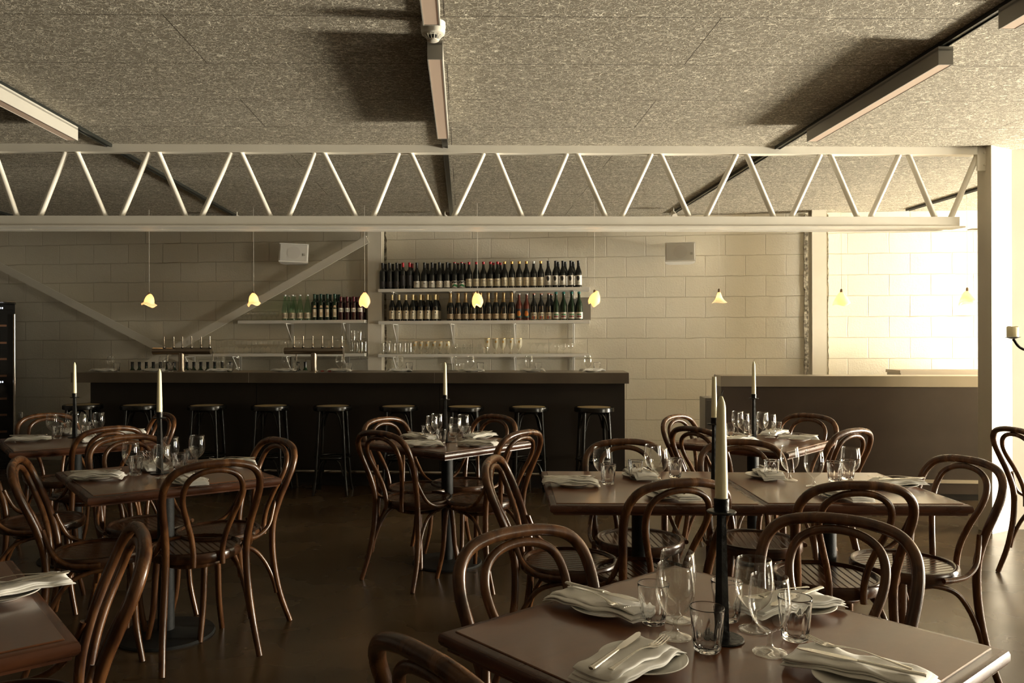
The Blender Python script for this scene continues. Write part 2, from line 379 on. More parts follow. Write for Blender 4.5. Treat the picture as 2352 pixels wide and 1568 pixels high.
# ------------------------------------------------------------------ the room
CEIL = 2.78
def struct(name, mb, m, smooth=False, label=None):
    o = mb.build(name, m, smooth=smooth); o['kind'] = 'structure'
    if label: o['label'] = label
    return o
struct('floor', MB().box((1.2, 3.5, -.05), (17.4, 14.6, .1)), M['floor'])
cl = struct('ceiling', MB().box((0, 0, .05), (18.2, 15.4, .1)), M['ceiling'])
cl.location = (1.2, 3.5, CEIL); cl.rotation_euler = (0, 0, R(1.15))
wb = struct('wall_back', MB().box((.8, .1, 1.39), (16.8, .2, 2.78)), block_mat('painted_blocks_rear', .295, -.076 + .2265))
wb.location = bk(0, 0); wb.rotation_euler = (0, 0, -BE)
struct('wall_left', MB().box((-7.1, 3.5, 1.39), (.2, 14.4, 2.78)), M['darkwall'])
struct('wall_front', MB().box((1.2, -3.7, 1.39), (17, .2, 2.78)), M['darkwall'])
# right side wall of the dining room with two windows (the nearer one added for fill), right wall of the rear room with one
wr = MB()
def wall_holes(mb, x, th, y0, y1, holes):
    ys = y0
    for (a, b, z0, z1) in sorted(holes):
        mb.box((x, (ys + a) / 2, CEIL / 2), (th, a - ys, CEIL))
        mb.box((x, (a + b) / 2, z0 / 2), (th, b - a, z0)); mb.box((x, (a + b) / 2, (z1 + CEIL) / 2), (th, b - a, CEIL - z1)); ys = b
    mb.box((x, (ys + y1) / 2, CEIL / 2), (th, y1 - ys, CEIL))
wall_holes(wr, 9.5, .2, -3.6, 5.9, [(3.85, 5.75, .12, 2.5), (-1.9, .7, .3, 2.5)])
struct('wall_right', wr, M['paint'])
wq = MB(); wall_holes(wq, 9.0, .2, 6.05, 8.3, [(6.25, 7.8, .2, 2.6)])
struct('wall_right_rear', wq, M['paint'])
def window(n, x, y0, y1, z0, z1):
    e = MB()
    for (a, b) in (((y0 + y1) / 2, z0 + .03), ((y0 + y1) / 2, z1 - .03)): e.box((x, a, b), (.08, y1 - y0, .06))
    for y in (y0 + .03, y1 - .03): e.box((x, y, (z0 + z1) / 2), (.08, .06, z1 - z0 - .12))
    e.box((x, (y0 + y1) / 2, (z0 + z1) / 2), (.05, .05, z1 - z0 - .12))
    o = struct('window_%d' % n, e, M['steelpaint'])
    p = MB().box((x, (y0 + y1) / 2, (z0 + z1) / 2), (.006, y1 - y0 - .12, z1 - z0 - .12)).build('window_pane', M['pane'], smooth=False); p.parent = o
window(1, 9.5, 3.85, 5.75, .12, 2.5); window(2, 9.5, -1.9, .7, .3, 2.5); window(3, 9.0, 6.25, 7.8, .2, 2.6)  # second window is unseen, made up to carry the near fill
# pier with a splayed face, carrying the truss, and the partition going right from it
struct('wall_partition', MB().prism([(3.652, 5.89), (3.662, 5.745), (3.90, 5.885), (9.4, 5.9), (9.4, 6.05), (3.96, 6.05)], 0, CEIL), M['plaster'])

# ------------------------------------------------------------------ columns of the back wall
def column(pxa, pxb, t, lab, rough_side):
    s0, s1 = s_bk(pxa, t), s_bk(pxb, t); w_ = s1 - s0; sm = (s0 + s1) / 2
    o = empty('steel_column', bk(sm, t + .07), -BE)
    MB().box((0, -.062, 1.39), (w_, .012, 2.78)).build('flange', M['steelpaint'], o, smooth=False)
    MB().box((0, .055, 1.39), (w_, .012, 2.78)).build('flange', M['steelpaint'], o, smooth=False)
    MB().box((0, -.004, 1.39), (.01, .105, 2.78)).build('web', M['steelpaint'], o, smooth=False)
    tag(o, lab, 'column')
    return o
column(845, 877, -.20, 'cream painted steel column left of the wine shelves', 1)
column(1866, 1899, -.20, 'cream painted steel column on the wall behind the right counter', -1)
# crumbled mortar strips beside the columns
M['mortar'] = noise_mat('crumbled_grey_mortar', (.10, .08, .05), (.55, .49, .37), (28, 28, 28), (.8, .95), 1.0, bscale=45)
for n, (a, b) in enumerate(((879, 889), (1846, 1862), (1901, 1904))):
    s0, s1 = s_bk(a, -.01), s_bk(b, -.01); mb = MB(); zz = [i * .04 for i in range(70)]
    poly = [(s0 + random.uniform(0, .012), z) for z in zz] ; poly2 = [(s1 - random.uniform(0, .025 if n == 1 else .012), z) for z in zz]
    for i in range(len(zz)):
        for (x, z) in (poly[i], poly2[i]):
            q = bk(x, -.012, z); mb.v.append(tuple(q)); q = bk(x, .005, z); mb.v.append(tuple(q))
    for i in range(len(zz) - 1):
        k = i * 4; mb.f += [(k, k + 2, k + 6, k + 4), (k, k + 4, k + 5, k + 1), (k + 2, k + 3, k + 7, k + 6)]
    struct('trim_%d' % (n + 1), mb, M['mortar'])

# ------------------------------------------------------------------ truss
P0 = Vector((xof(0, 5.61), 5.61)); P1 = Vector((xof(2250, 5.80), 5.80)); TD = (P1 - P0).normalized(); TA = math.atan2(TD.y, TD.x); TN = Vector((-TD.y, TD.x))
def tr(px, off=0):
    x = (px - CX) / F; Pn = P0 + TN * off; k = (Pn.x - x * Pn.y) / (x * TD.y - TD.x); return k
L0 = -3.55
te = empty('roof_truss', (P0.x, P0.y, 0), TA)
tag(te, 'long cream painted steel lattice truss crossing the room under the ceiling', 'truss')
kend = tr(2250); kb = tr(2205)
MB().box(((L0 + kend) / 2, .035, 2.753), (kend - L0, .07, .054)).build('top_chord', M['steelpaint'], te, smooth=False)
zb1 = z_at(1000, 496, 5.69); zb0 = z_at(1000, 518, 5.69)
MB().box(((L0 + kb) / 2, .02, (zb0 + zb1) / 2), (kb - L0, .04, zb1 - zb0)).build('bottom_chord', M['steelpaint'], te, smooth=False)
pl = MB(); k2 = tr(2217)
pl.prism([(L0, -.01), (k2, -.01), (k2 - .03, .115), (L0, .115)], zb0 - .010, zb0)
pl.prism([(L0, .15), (k2 - .07, .15), (k2 - .12, .235), (L0, .235)], zb0 - .010, zb0)
for i in range(12): pl.box((L0 + .6 + i * .93, .1325, zb0 - .004), (.6, .06, .006))
pl.build('soffit_plate', M['steelpaint'], te, smooth=False)
diag = [(152, 93), (178, 243), (343, 280), (365, 428), (532, 464), (555, 622), (724, 664), (745, 818), (917, 858), (945, 1012), (1112, 1043), (1140, 1200), (1303, 1240), (1327, 1392), (1497, 1428), (1518, 1584), (1693, 1622), (1716, 1778), (1885, 1818), (1908, 1970), (2066, 2000), (2088, 2148), (2255, 2185), (-12, 40), (-40, -95)]
for (a, b) in diag:
    ka, kb_ = tr(a, .03), tr(b, .03)
    if a == 2255: ka -= .03
    MB().tube([(ka, .03, 2.728), (kb_, .03, zb1 - .002)], .0195, seg=14, smooth=False).build('web_bar', M['steelpaint'], te)
kg = tr(2262)
g = MB().prism([(kg - .05, 0), (kg + .04, 0), (kg + .04, .012), (kg - .05, .012)], 2.61, 2.779)
g.box((kg + .046, .01, 2.69), (.012, .09, .178))
gp = g.build('gusset_plate', M['steelpaint'], te, smooth=False)
for z in (2.655, 2.74): MB().tube([(kg, -.008, z), (kg, 0.002, z)], .009, seg=6, smooth=False).build('bolt', M['steelpaint'], gp, smooth=False)

# ------------------------------------------------------------------ ceiling tracks and fittings
def track(x0, xs, y0, y1, lab):
    mb = MB(); A = Vector((x0 - .02 * (y0 - 4), y0)); B = Vector((x0 - .02 * (y1 - 4), y1)); a = math.atan2((B - A).y, (B - A).x)
    c = (A + B) / 2; L_ = (B - A).length
    o = empty('lighting_track', (c.x, c.y, CEIL), a)
    MB().box((0, .017, -.011), (L_, .006, .022)).box((0, -.017, -.011), (L_, .006, .022)).build('rail', M['track'], o, smooth=False)
    MB().box((0, 0, -.008), (L_, .028, .016)).build('channel', M['track'], o, smooth=False)
    tag(o, lab, 'lighting track'); return o
XT = {'a': -4.97, 'b': -2.56, 'c': -.207, 'd': 2.175, 'e': 4.62}
track(XT['a'], 0, 6.1, 8.9, 'black ceiling track showing at the far left edge behind the truss')
track(XT['b'], 0, .5, 9.0, 'black ceiling track left of centre')
track(XT['c'], 0, .5, 8.9, 'black ceiling track in line with the smoke detector')
track(XT['d'], 0, .5, 8.7, 'black ceiling track right of centre')
track(XT['e'], 0, 6.15, 8.5, 'black ceiling track at the right end behind the truss')
def fixture(x, y0, y1, lab):
    xa, xb = x - .02 * (y0 - 4), x - .02 * (y1 - 4); o = empty('linear_light', ((xa + xb) / 2, (y0 + y1) / 2, CEIL - .024), R(1.15)); L_ = y1 - y0
    b = MB(); b.box((0, 0, -.012), (.07, L_, .02))
    for sx in (-1, 1): b.box((sx * .0325, 0, -.050), (.005, L_, .076))
    for sy in (-1, 1): b.box((0, sy * (L_ / 2 - .003), -.05), (.06, .006, .075))
    b.build('housing', M['fixture'], o, smooth=False)
    MB().box((0, 0, -.0835), (.0595, L_ - .014, .006)).build('diffuser', M['diffuser'], o, smooth=False)
    tag(o, lab, 'ceiling light', 'long box lights on the ceiling tracks'); return o
fixture(XT['c'], 1.85, 3.27, 'grey box light cut by the top edge, nearer than the smoke detector')
fixture(XT['c'], 3.66, 5.09, 'grey box light on the centre track, beyond the smoke detector')
fixture(XT['d'], 1.9, 3.33, 'grey box light cut by the top right corner')
fixture(XT['d'], 3.75, 5.19, 'grey box light on the track right of centre, whole in view')
fixture(XT['b'], 3.67, 5.10, 'grey box light cut by the left edge')
# smoke detector
sd = empty('smoke_detector', (xof(997, 3.46), 3.46, CEIL - .025))
MB().lathe([(.0, 0.0), (.053, 0), (.054, -.022), (.052, -.026), (.0, -.026)], 32).build('base', M['plastic'], sd)
MB().lathe([(.001, -.026), (.051, -.027), (.053, -.034), (.049, -.05), (.040, -.056), (.001, -.056)], 32).build('cover', M['plastic'], sd)
MB().lathe([(.001, -.056), (.022, -.056), (.020, -.072), (.001, -.072)], 20).build('sensor_core', M['dark'], sd)
vn = MB()
for i in range(14):
    a = 2 * math.pi * i / 14; vn.tube([(.040 * math.cos(a), .04 * math.sin(a), -.053), (.030 * math.cos(a), .03 * math.sin(a), -.066), (.024 * math.cos(a), .024 * math.sin(a), -.074)], .0016, seg=6, n=3)
vn.lathe([(.001, -.072), (.025, -.073), (.025, -.077), (.021, -.08), (.001, -.08)], 24); vn.build('vent_cage', M['plastic'], sd)
tag(sd, 'round cream smoke detector between two box lights on the ceiling', 'smoke detector')
# track spots
sp0 = empty('track_spotlight')
MB().tube([(0, 0, 0), (0, 0, -.05)], .006, seg=8, smooth=False).build('stem', M['plastic'], sp0)
hd = MB().tube([(0, .03, -.055), (0, -.05, -.1)], .028, seg=18, smooth=False).build('head', M['plastic'], sp0)
tag(sp0, None, 'spotlight')
for (px, key, lb) in ((537, 'b', 'small white track spotlight above the left tap tower'), (1014, 'c', 'small white track spotlight behind the truss at centre'), (1558, 'd', 'small white track spotlight on the track right of centre')):
    D = 8.55 if key != 'd' else 8.35; x = XT[key] - .02 * (D - 4)
    place(sp0, (x + (.07 if key == 'b' else -.07), D, CEIL - .0), 0, lb, 'spotlights on the tracks')

# ------------------------------------------------------------------ bars
def bar(name, s0, s1, t0, t1, z, th, over_l, over_r, recess, panel, lab, seams, kickh, cat='bar counter'):
    o = empty(name, bk((s0 + s1) / 2, t0), -BE); h = (s1 - s0) / 2; d = t1 - t0
    ct = MB()
    ss = [-h] + [x - (s0 + s1) / 2 for x in seams] + [h]
    for a, b in zip(ss[:-1], ss[1:]): ct.box(((a + b) / 2, d / 2, z - th / 2), (b - a - .002, d, th), bev=.0012)
    ct.build('countertop', M['barsteel' if panel == 'barpanel' else 'palesteel'], o, smooth=False)
    xs = [-h + over_l] + [x - (s0 + s1) / 2 + .03 for x in seams] + [h - over_r]
    for a, b in zip(xs[:-1], xs[1:]):
        MB().box(((a + b) / 2, recess + .01, (kickh + z - th) / 2), (b - a - .004, .02, z - th - kickh)).build('front_panel', M[panel], o, smooth=False)
    MB().box(((over_l - over_r) / 2, (recess + d) / 2, (z - th) / 2 + .03), (2 * h - over_l - over_r - .01, d - recess - .03, z - th - .06)).build('carcass', M[panel], o, smooth=False)
    MB().box(((over_l - over_r) / 2, recess + .075, kickh / 2), (2 * h - over_l - over_r - .02, .02, kickh)).build('kickboard', M['kick'], o, smooth=False)
    tag(o, lab, cat); return o
TB = 7.49 * math.cos(BE) - 9.08 * math.cos(BE)          # front edge of the long bar in the back frame
B1 = bar('bar_counter', s_bk(162, TB), s_bk(1445, TB), TB, TB + .66, 1.10, .099, .13, .03, .12, 'barpanel', 'long bar with brushed steel top and near black front behind the stools', [s_bk(571, TB), s_bk(998, TB)], .11)
# foot rail along the long bar
fr = MB(); a, b = s_bk(300, TB), s_bk(1440, TB); hh = (s_bk(162, TB) + s_bk(1445, TB)) / 2
fr.tube([(a - hh, .04, .155), (b - hh, .04, .155)], .019, seg=14, smooth=False)
fr.build('foot_rail', M['chrome'], B1)
fb = MB()
for i in range(7):
    x = a - hh + .15 + (b - a - .3) * i / 6; MB().tube([(x, .04, .14), (x, .06, .08), (x, .08, .0)], .009, seg=8, n=3).build('rail_bracket', M['tower'], B1)
T2 = -(9.08 - 7.31) * math.cos(BE)
tz = 1.08
B2 = bar('raised_counter', s_bk(1655, T2), s_bk(2290, T2), T2, T2 + .30, tz, .095, .005, .0, .012, 'counterpanel', 'counter with pale steel top and brown front, right of the bar', [], .155, 'counter')
hw = (s_bk(2290, T2) - s_bk(1655, T2)) / 2
MB().box((0, .006, .172), (2 * hw, .012, .03)).build('kick_strip', M['kicksteel'], B2, smooth=False)
gc = empty('side_cabinet', at_bk(1650, T2 + .52), -BE)
MB().box((0, 0, .435), (.30, .30, .85), bev=.004).build('body', M['greycab'], gc, smooth=False)
MB().box((0, -.157, .45), (.28, .012, .78), bev=.003).build('door', M['greycab'], gc, smooth=False)
tag(gc, 'grey metal cabinet peeping out left of the brown counter', 'cabinet')
lp = empty('ledge_box', bk((s_bk(2062, -.5) + s_bk(2330, -.5)) / 2, -.40), -BE); wl = s_bk(2330, -.5) - s_bk(2062, -.5)
MB().box((0, 0, .53), (wl, .34, 1.06)).build('body', M['wallpanel'], lp, smooth=False)
MB().box((0, 0, 1.075), (wl + .02, .36, .03)).build('lid', M['wallpanel'], lp, smooth=False)
tag(lp, 'tan boxed ledge against the bright wall behind the brown counter', 'ledge')
# under-bar worktop carrying the open bottles
wt = empty('back_worktop', bk((s_bk(280, -.6) + s_bk(1400, -.6)) / 2, TB + .92), -BE); wl = s_bk(1400, -.6) - s_bk(280, -.6)
MB().box((0, 0, .875), (wl, .44, .03)).build('worktop', M['tower'], wt, smooth=False)
MB().box((0, .02, .43), (wl - .04, .38, .86)).build('cupboards', M['barpanel'], wt, smooth=False)
tag(wt, 'low steel worktop behind the bar, under the bottle necks', 'worktop')

# ------------------------------------------------------------------ X-braces on the back wall
def brace(pa, ta, pb, tb, lab):
    (xa, ya), (xb, yb) = pa, pb
    A = at_bk(xa, ta, z_bk(xa, ya, ta)); B = at_bk(xb, tb, z_bk(xb, yb, tb))
    o = empty('diagonal_brace', A); V = B - A
    n = Vector((-EY.x, -EY.y, 0)); u = V.normalized().cross(n).normalized() * .042
    def strip(mb, off0, off1, q0, q1):
        base = len(mb.v)
        for P in (Vector(), V):
            for (k, q) in ((q0, off0), (q1, off0), (q1, off1), (q0, off1)): mb.v.append(tuple(P + u * k + n * q))
        mb.f += [tuple(base + i for i in q) for q in ((0, 1, 5, 4), (1, 2, 6, 5), (2, 3, 7, 6), (3, 0, 4, 7), (3, 2, 1, 0), (4, 5, 6, 7))]
    mb = MB(); strip(mb, 0, .008, -1, 1); mb.build('flat_leg', M['steelpaint'], o, smooth=False)
    mb = MB(); strip(mb, -.07, 0, .82, 1); mb.build('standing_leg', M['steelpaint'], o, smooth=False)
    tag(o, lab, 'brace')
brace((845, 549), -.24, (30, 1012), -.20, 'cream steel brace rising from lower left to the column top')
brace((-60, 580), -.16, (640, 940), -.16, 'cream steel brace falling from the left edge behind the left tap tower')

# ------------------------------------------------------------------ shelves
def shelf(px0, px1, ytop, t0, t1, lab, brk, drop=.2):
    pm = (px0 + px1) / 2; z = z_bk(pm, ytop, t0); s0, s1 = s_bk(px0, t0), s_bk(px1, t0)
    o = empty('wall_shelf', bk((s0 + s1) / 2, t0, z), -BE); w_ = s1 - s0; d = t1 - t0
    MB().box((0, d / 2, -.017), (w_, d, .034), bev=.002).build('board', M['shelfpaint'], o, smooth=False)
    for px in brk:
        x = s_bk(px, -.02) - (s0 + s1) / 2; mb = MB()
        mb.box((x, d - .006, -.034 - drop / 2), (.03, .012, drop)); mb.box((x, d / 2, -.037), (.022, d - .03, .006))
        mb.tube([(x, .05, -.04), (x, d - .012, -.034 - drop * .9)], .005, seg=8, smooth=False)
        mb.build('bracket', M['shelfpaint'], o, smooth=False)
    tag(o, lab, 'shelf'); return z
TF, TBK = -.29, -.012
RB = (912, 1041, 1183, 1318)
ZR1 = shelf(869, 1355, 661, TF, TBK, 'white shelf right of the column carrying the top row of red wine', RB)
ZR2 = shelf(869, 1355, 735.5, TF, TBK, 'white shelf right of the column carrying champagne and wine', RB, .24)
ZR3 = shelf(868, 1355, 812.5, TF, TBK, 'white shelf right of the column carrying glasses only', RB, .2)
ZL2 = shelf(546, 838, 735, TF, TBK, 'white shelf left of the column carrying green and red bottles', (672, 800), .24)
ZL3 = shelf(432, 838, 811.5, TF, TBK, 'white shelf behind the tap towers carrying drinking glasses', (445, 552, 672, 800), .24)

# ------------------------------------------------------------------ wine fridge at the left edge
wf = empty('wine_fridge', (xof(38, 8.95), 8.95, 0), R(30)); sR = -.004
fh = z_at(30, 697, 8.95); wz = lambda y: z_at(10, y, 8.95)
MB().box((sR - .34, .30, fh / 2), (.66, .56, fh), bev=.006).build('cabinet', M['glassblack'], wf, smooth=False)
dr = MB().box((sR - .34, -.004, fh / 2 - .02), (.62, .03, fh - .10), bev=.004).build('door', M['glassblack'], wf, smooth=False)
MB().tube([(sR - .018, -.05, .14), (sR - .018, -.05, fh - .12)], .014, seg=12, smooth=False).build('handle', M['chrome'], dr)
MB().box((sR - .34, -.03, fh + .005), (.68, .62, .012)).build('top_trim', M['tower'], wf, smooth=False)
for i, y in enumerate((748, 787, 824, 862, 914, 951, 989, 1020)):
    z = wz(y); MB().box((sR - .36, -.021, z), (.54, .008, .022)).build('rack_front', M['fridgeshelf'], dr, smooth=False)
for y in (708, 876):
    z = wz(y); q = MB()
    for k in range(3): q.box((sR - .175 + k * .022, -.022, z), (.012, .004, .018))
    q.build('display', M['led'], dr, smooth=False)
tag(wf, 'tall black wine fridge with reddish racks at the left edge', 'wine fridge')
so = empty('wall_socket', at_bk(48, -.004, z_bk(48, 953, 0)), -BE)
MB().box((0, -.01, 0), (.045, .018, .075), bev=.004).build('plate', M['plastic'], so, smooth=False)
MB().box((0, -.021, 0), (.02, .006, .03)).build('rocker', M['shelfpaint'], so, smooth=False)
tag(so, 'small white switch on the block wall beside the wine fridge', 'switch')

# ------------------------------------------------------------------ speakers
def speaker(px, py, wpx, rz, lab):
    t = -.24; z = z_bk(px, py, t); D = D_bk(px, t); w_ = wpx / F * D; h = w_ * .66
    o = empty('wall_speaker', at_bk(px, t, z), -BE + rz)
    o.rotation_euler = (R(-8), R(2 if px < 1000 else 0), -BE + rz)
    prof = [(-w_ / 2, -.07), (w_ / 2, -.07), (w_ / 2 - .01, .02), (w_ * .34, .08), (-w_ * .34, .08), (-w_ / 2 + .01, .02)]
    MB().prism(prof, -h / 2, h / 2).build('cabinet', M['speaker'], o, smooth=False)
    gr = MB().box((0, -.073, 0), (w_ - .026, .008, h - .026), bev=.002).build('grille', M['grille'], o, smooth=False)
    MB().lathe([(.001, 0), (h * .34, 0), (h * .34, .0008), (.001, .001)], 28).build('driver_cone', M['cone'], gr, smooth=False).rotation_euler = (R(90), 0, 0)
    gr.children[0].location = (0, -.0775, 0)
    MB().box((w_ * .36, -.079, -h * .1), (.026, .003, .026)).build('badge', M['fixture'], gr, smooth=False)
    MB().tube([(0, .07, .0), (0, .16, h * .3), (0, .235, h * .62)], .012, seg=8, n=4).build('bracket', M['plastic'], o)
    tag(o, lab, 'speaker')
speaker(677, 584, 66, R(12), 'white wall speaker left of the column, above the diagonal brace')
speaker(1562, 582, 68, R(-4), 'white wall speaker to the right of the wine shelves')

# ------------------------------------------------------------------ pendant lamps
M['shade'] = mat('lit_porcelain_shade', (.86, .76, .60), .35, Emission_Color=(1, .66, .36, 1), Emission_Strength=.6)
N_, L_, b_ = nodes(M['shade']); tl_ = N_.new('ShaderNodeBsdfTranslucent'); tl_.inputs[0].default_value = (1, .84, .60, 1); mx_ = N_.new('ShaderNodeMixShader'); mx_.inputs[0].default_value = .5
o_ = [n for n in N_ if n.type == 'OUTPUT_MATERIAL'][0]; L_.new(b_.outputs[0], mx_.inputs[1]); L_.new(tl_.outputs[0], mx_.inputs[2]); L_.new(mx_.outputs[0], o_.inputs[0])
M['bulb'] = mat('warm_bulb', (1, .8, .5), .4, Emission_Color=(1, .66, .30, 1), Emission_Strength=45)
ordn = ['first', 'second', 'third', 'fourth', 'fifth', 'sixth', 'seventh', 'eighth', 'ninth', 'tenth', 'eleventh', 'twelfth', 'thirteenth', 'fourteenth', 'fifteenth', 'sixteenth', 'seventeenth', 'eighteenth', 'nineteenth', 'twentieth']
ordn += ['twenty-' + x for x in ordn[:9]] + ['thirtieth']
LP = [(343, 692, 'a', 10), (583, 690, 'b', -5), (838, 690, 'c', 0), (1097, 689, 'c', 15), (1366, 687, 'c', -20), (1652, 685, 'd', 0), (1933, 686, 'e', 4), (2222, 683, 'e', -12)]
lampdesc = ['leftmost frilled porcelain pendant lamp, over the left end of the bar', 'frilled porcelain pendant lamp in front of the diagonal brace', 'teardrop porcelain pendant lamp in front of the steel column', 'teardrop porcelain pendant lamp in front of the champagne bottles', 'teardrop porcelain pendant lamp right of the wine shelves', 'flared conical pendant lamp on the block wall between bar and counter', 'cone pendant lamp right of the right-hand steel column', 'tilted cone pendant lamp closest to the right pier']
for i, (px, py, kind, tl) in enumerate(LP):
    D = 8.39 * (1 - .0134 * i); x = xof(px, D); z = z_at(px, py, D)
    o = empty('pendant_lamp', (x, D, z), R(40 * i)); ph = i * 1.3
    k = .155
    if kind in 'ab': prof = [(.010, .078), (.020, .070), (.038, .046), (.048, .015), (.051, -.008), (.058, -.020), (.078 if kind == 'a' else .066, -.034), (.070 if kind == 'a' else .058, -.046)]; amp, za = .06, .010
    elif kind == 'c': prof = [(.010, .085), (.022, .07), (.045, .035), (.056, -.005), (.055, -.035), (.040, -.060)]; amp, za = .05, .012
    elif kind == 'd': prof = [(.013, .058), (.018, .045), (.028, .015), (.045, -.015), (.074, -.043)]; amp, za = .04, .004
    else: prof = [(.013, .062), (.030, .045), (.054, .005), (.072, -.03), (.080, -.05), (.074, -.058)]; amp, za = .04, .008
    n = len(prof)
    rf = lambda ii, a: 1 + amp * (ii / (n - 1)) ** 2 * (math.sin(3 * a + ph) + .5 * math.sin(5 * a + 2 * ph)) * .8
    zf = lambda ii, a: za * (ii / (n - 1)) ** 3 * (math.sin(3 * a + ph * 2) + .6 * math.sin(2 * a - ph))
    pr = [(p.x, p.y) for p in [Vector((q.x, q.y)) for q in catmull([(a, b, 0) for a, b in prof], 4)]]
    full = pr + [(max(.004, a - .003), b + .001) for a, b in reversed(pr)]; n = len(pr)
    rf2 = lambda ii, a: rfx(min(ii, 2 * n - 1 - ii) / (n - 1), a, amp, ph)
    def rfx(u, a, amp, ph): return 1 + amp * u ** 2 * (math.sin(3 * a + ph) + .5 * math.sin(5 * a + 2 * ph)) * .8
    def zfx(u, a, za, ph): return za * u ** 3 * (math.sin(3 * a + ph * 2) + .6 * math.sin(2 * a - ph))
    mb = MB().lathe(full, 40, rf=lambda ii, a: rfx(min(ii, 2 * n - 1 - ii) / (n - 1), a, amp, ph), zf=lambda ii, a: zfx(min(ii, 2 * n - 1 - ii) / (n - 1), a, za, ph))
    s = mb.build('shade', M['shade'], o); s.rotation_euler = (0, R(tl), 0)
    MB().lathe([(.001, -.02), (.014, -.01), (.018, .006), (.012, .024), (.001, .028)], 16).build('bulb', M['bulb'], o)
    MB().lathe([(.001, .060), (.012, .060), (.012, .085), (.006, .095), (.001, .095)], 14).build('cap', M['cap'], o)
    MB().tube([(0, 0, .09), (0, 0, CEIL - z)], .0018, seg=6, smooth=False).build('cord', M['plastic'], o)
    tag(o, lampdesc[i], 'pendant lamp', 'pendant lamps hanging over the bar')

# ------------------------------------------------------------------ beer taps
def tower(pxs, px0, px1, pxp, lab):
    t = TB + .33; s0, s1, sp_ = s_bk(px0, t), s_bk(px1, t), s_bk(pxp, t); z = 1.305
    o = empty('beer_tap_tower', bk((s0 + s1) / 2, t, 1.10), -BE); h = (s1 - s0) / 2; z -= 1.10
    MB().tube([(-h, 0, z), (-h + .004, 0, z), (h - .004, 0, z), (h, 0, z)], lambda u: .034, seg=24, smooth=False).build('cross_pipe', M['tower'], o)
    x = sp_ - (s0 + s1) / 2
    c = MB().tube([(x, 0, 0), (x, 0, z - .02)], .031, seg=24, smooth=False); c.lathe([(.001, 0), (.045, 0), (.045, .006), (.001, .008)], 24, c=(x, 0, 0)); c.build('post', M['tower'], o)
    for q in pxs:
        x = s_bk(q, t) - (s0 + s1) / 2
        hd = MB().lathe([(.001, .09), (.011, .09), (.0115, .115), (.0075, .12), (.0065, .125), (.0065, .20), (.001, .201)], 14, c=(x, -.01, z - .055)).build('tap_handle', M['chrome'], o)
        MB().lathe([(.001, .07), (.012, .072), (.012, .092), (.001, .092)], 12, c=(x, -.01, z - .055)).build('collar', M['dark'], hd)
    for q in (pxs[0], pxs[-1]):
        x = s_bk(q, t) - (s0 + s1) / 2
        MB().tube([(x, .0, z), (x, .055, z - .01), (x, .062, z - .05), (x, .06, z - .10)], lambda u: .009 - .004 * u, seg=8, n=4).build('spout', M['chrome'], o)
    tag(o, lab, 'beer tap')
tower((378, 400, 420, 441, 463, 483), 352, 485, 417, 'steel six-handle beer tap tower nearer the left end of the bar')
tower((676, 697, 719, 741, 764, 786), 654, 789, 721, 'steel six-handle beer tap tower nearer the column')

# ------------------------------------------------------------------ bentwood chair
def make_chair():
    o = empty('bentwood_chair')
    half = [(.205, -.275, 0), (.192, -.228, .14), (.180, -.203, .28), (.173, -.196, .40), (.173, -.202, .50), (.184, -.228, .60), (.199, -.262, .69), (.203, -.290, .755), (.190, -.312, .81), (.150, -.327, .85), (.078, -.334, .869), (0, -.336, .873)]
    pts = half + [(-x, y, z) for (x, y, z) in reversed(half[:-1])]
    MB().tube(pts, lambda u: .0165 - .003 * (abs(u - .5) * 2) ** 6, seg=14, n=5).build('back_hoop_and_rear_legs', M['wood'], o)
    half = [(.062, -.212, .418), (.062, -.214, .48), (.074, -.224, .55), (.098, -.248, .63), (.120, -.278, .70), (.124, -.302, .757), (.106, -.318, .805), (.062, -.327, .835), (0, -.330, .845)]
    pts = half + [(-x, y, z) for (x, y, z) in reversed(half[:-1])]
    MB().tube(pts, .0125, seg=12, n=5).build('inner_hoop', M['wood'], o)
    st = MB().lathe([(.176, .452), (.184, .466), (.192, .4695), (.201, .467), (.2055, .458), (.2055, .432), (.200, .424), (.180, .424), (.176, .43)], 48)
    st.f = st.f[:-2]; st.f += [(48 * 8 + k, 48 * 8 + (k + 1) % 48, (k + 1) % 48, k) for k in range(48)]
    rim = st.build('seat_rim', M['woodrim'], o)
    MB().lathe([(.001, .448), (.180, .448), (.180, .459), (.120, .4565), (.001, .4555)], 48).build('seat', M['seat'], o)
    for s in (-1, 1):
        MB().tube([(s * .132, .130, .430), (s * .142, .140, .30), (s * .150, .150, .15), (s * .172, .176, 0)], lambda u: .0165 - .0035 * u, seg=12).build('front_leg', M['wood'], o)
        MB().tube([(s * .176, -.208, .60), (s * .186, -.192, .555), (s * .203, -.160, .492), (s * .214, -.105, .455), (s * .2185, -.04, .446), (s * .2175, .015, .446)], .0105, seg=10).build('hip_brace', M['wood'], o)
        MB().tube([(s * .100, .112, .405), (s * .125, .055, .408), (s * .145, -.02, .402), (s * .160, -.10, .375), (s * .170, -.155, .31), (s * .180, -.195, .22), (s * .187, -.211, .15)], .0105, seg=10).build('leg_brace', M['wood'], o)
    ring = [(.128 * math.cos(a), .128 * math.sin(a) + .0, .397) for a in [2 * math.pi * k / 28 for k in range(28)]]
    MB().tube(ring, .010, seg=8, closed=True).build('under_ring', M['wood'], o)
    tag(o, None, 'chair'); return o
chair = make_chair()
TOPZ, OFF = .888, .335
def chair_at(px, py, face, lab, grp):
    D = (EYE - TOPZ) * F / (py - yh(px)); x = xof(px, D); f = R(face)
    place(chair, (x + math.cos(f) * OFF, D + math.sin(f) * OFF, 0), f - R(90), lab, grp)
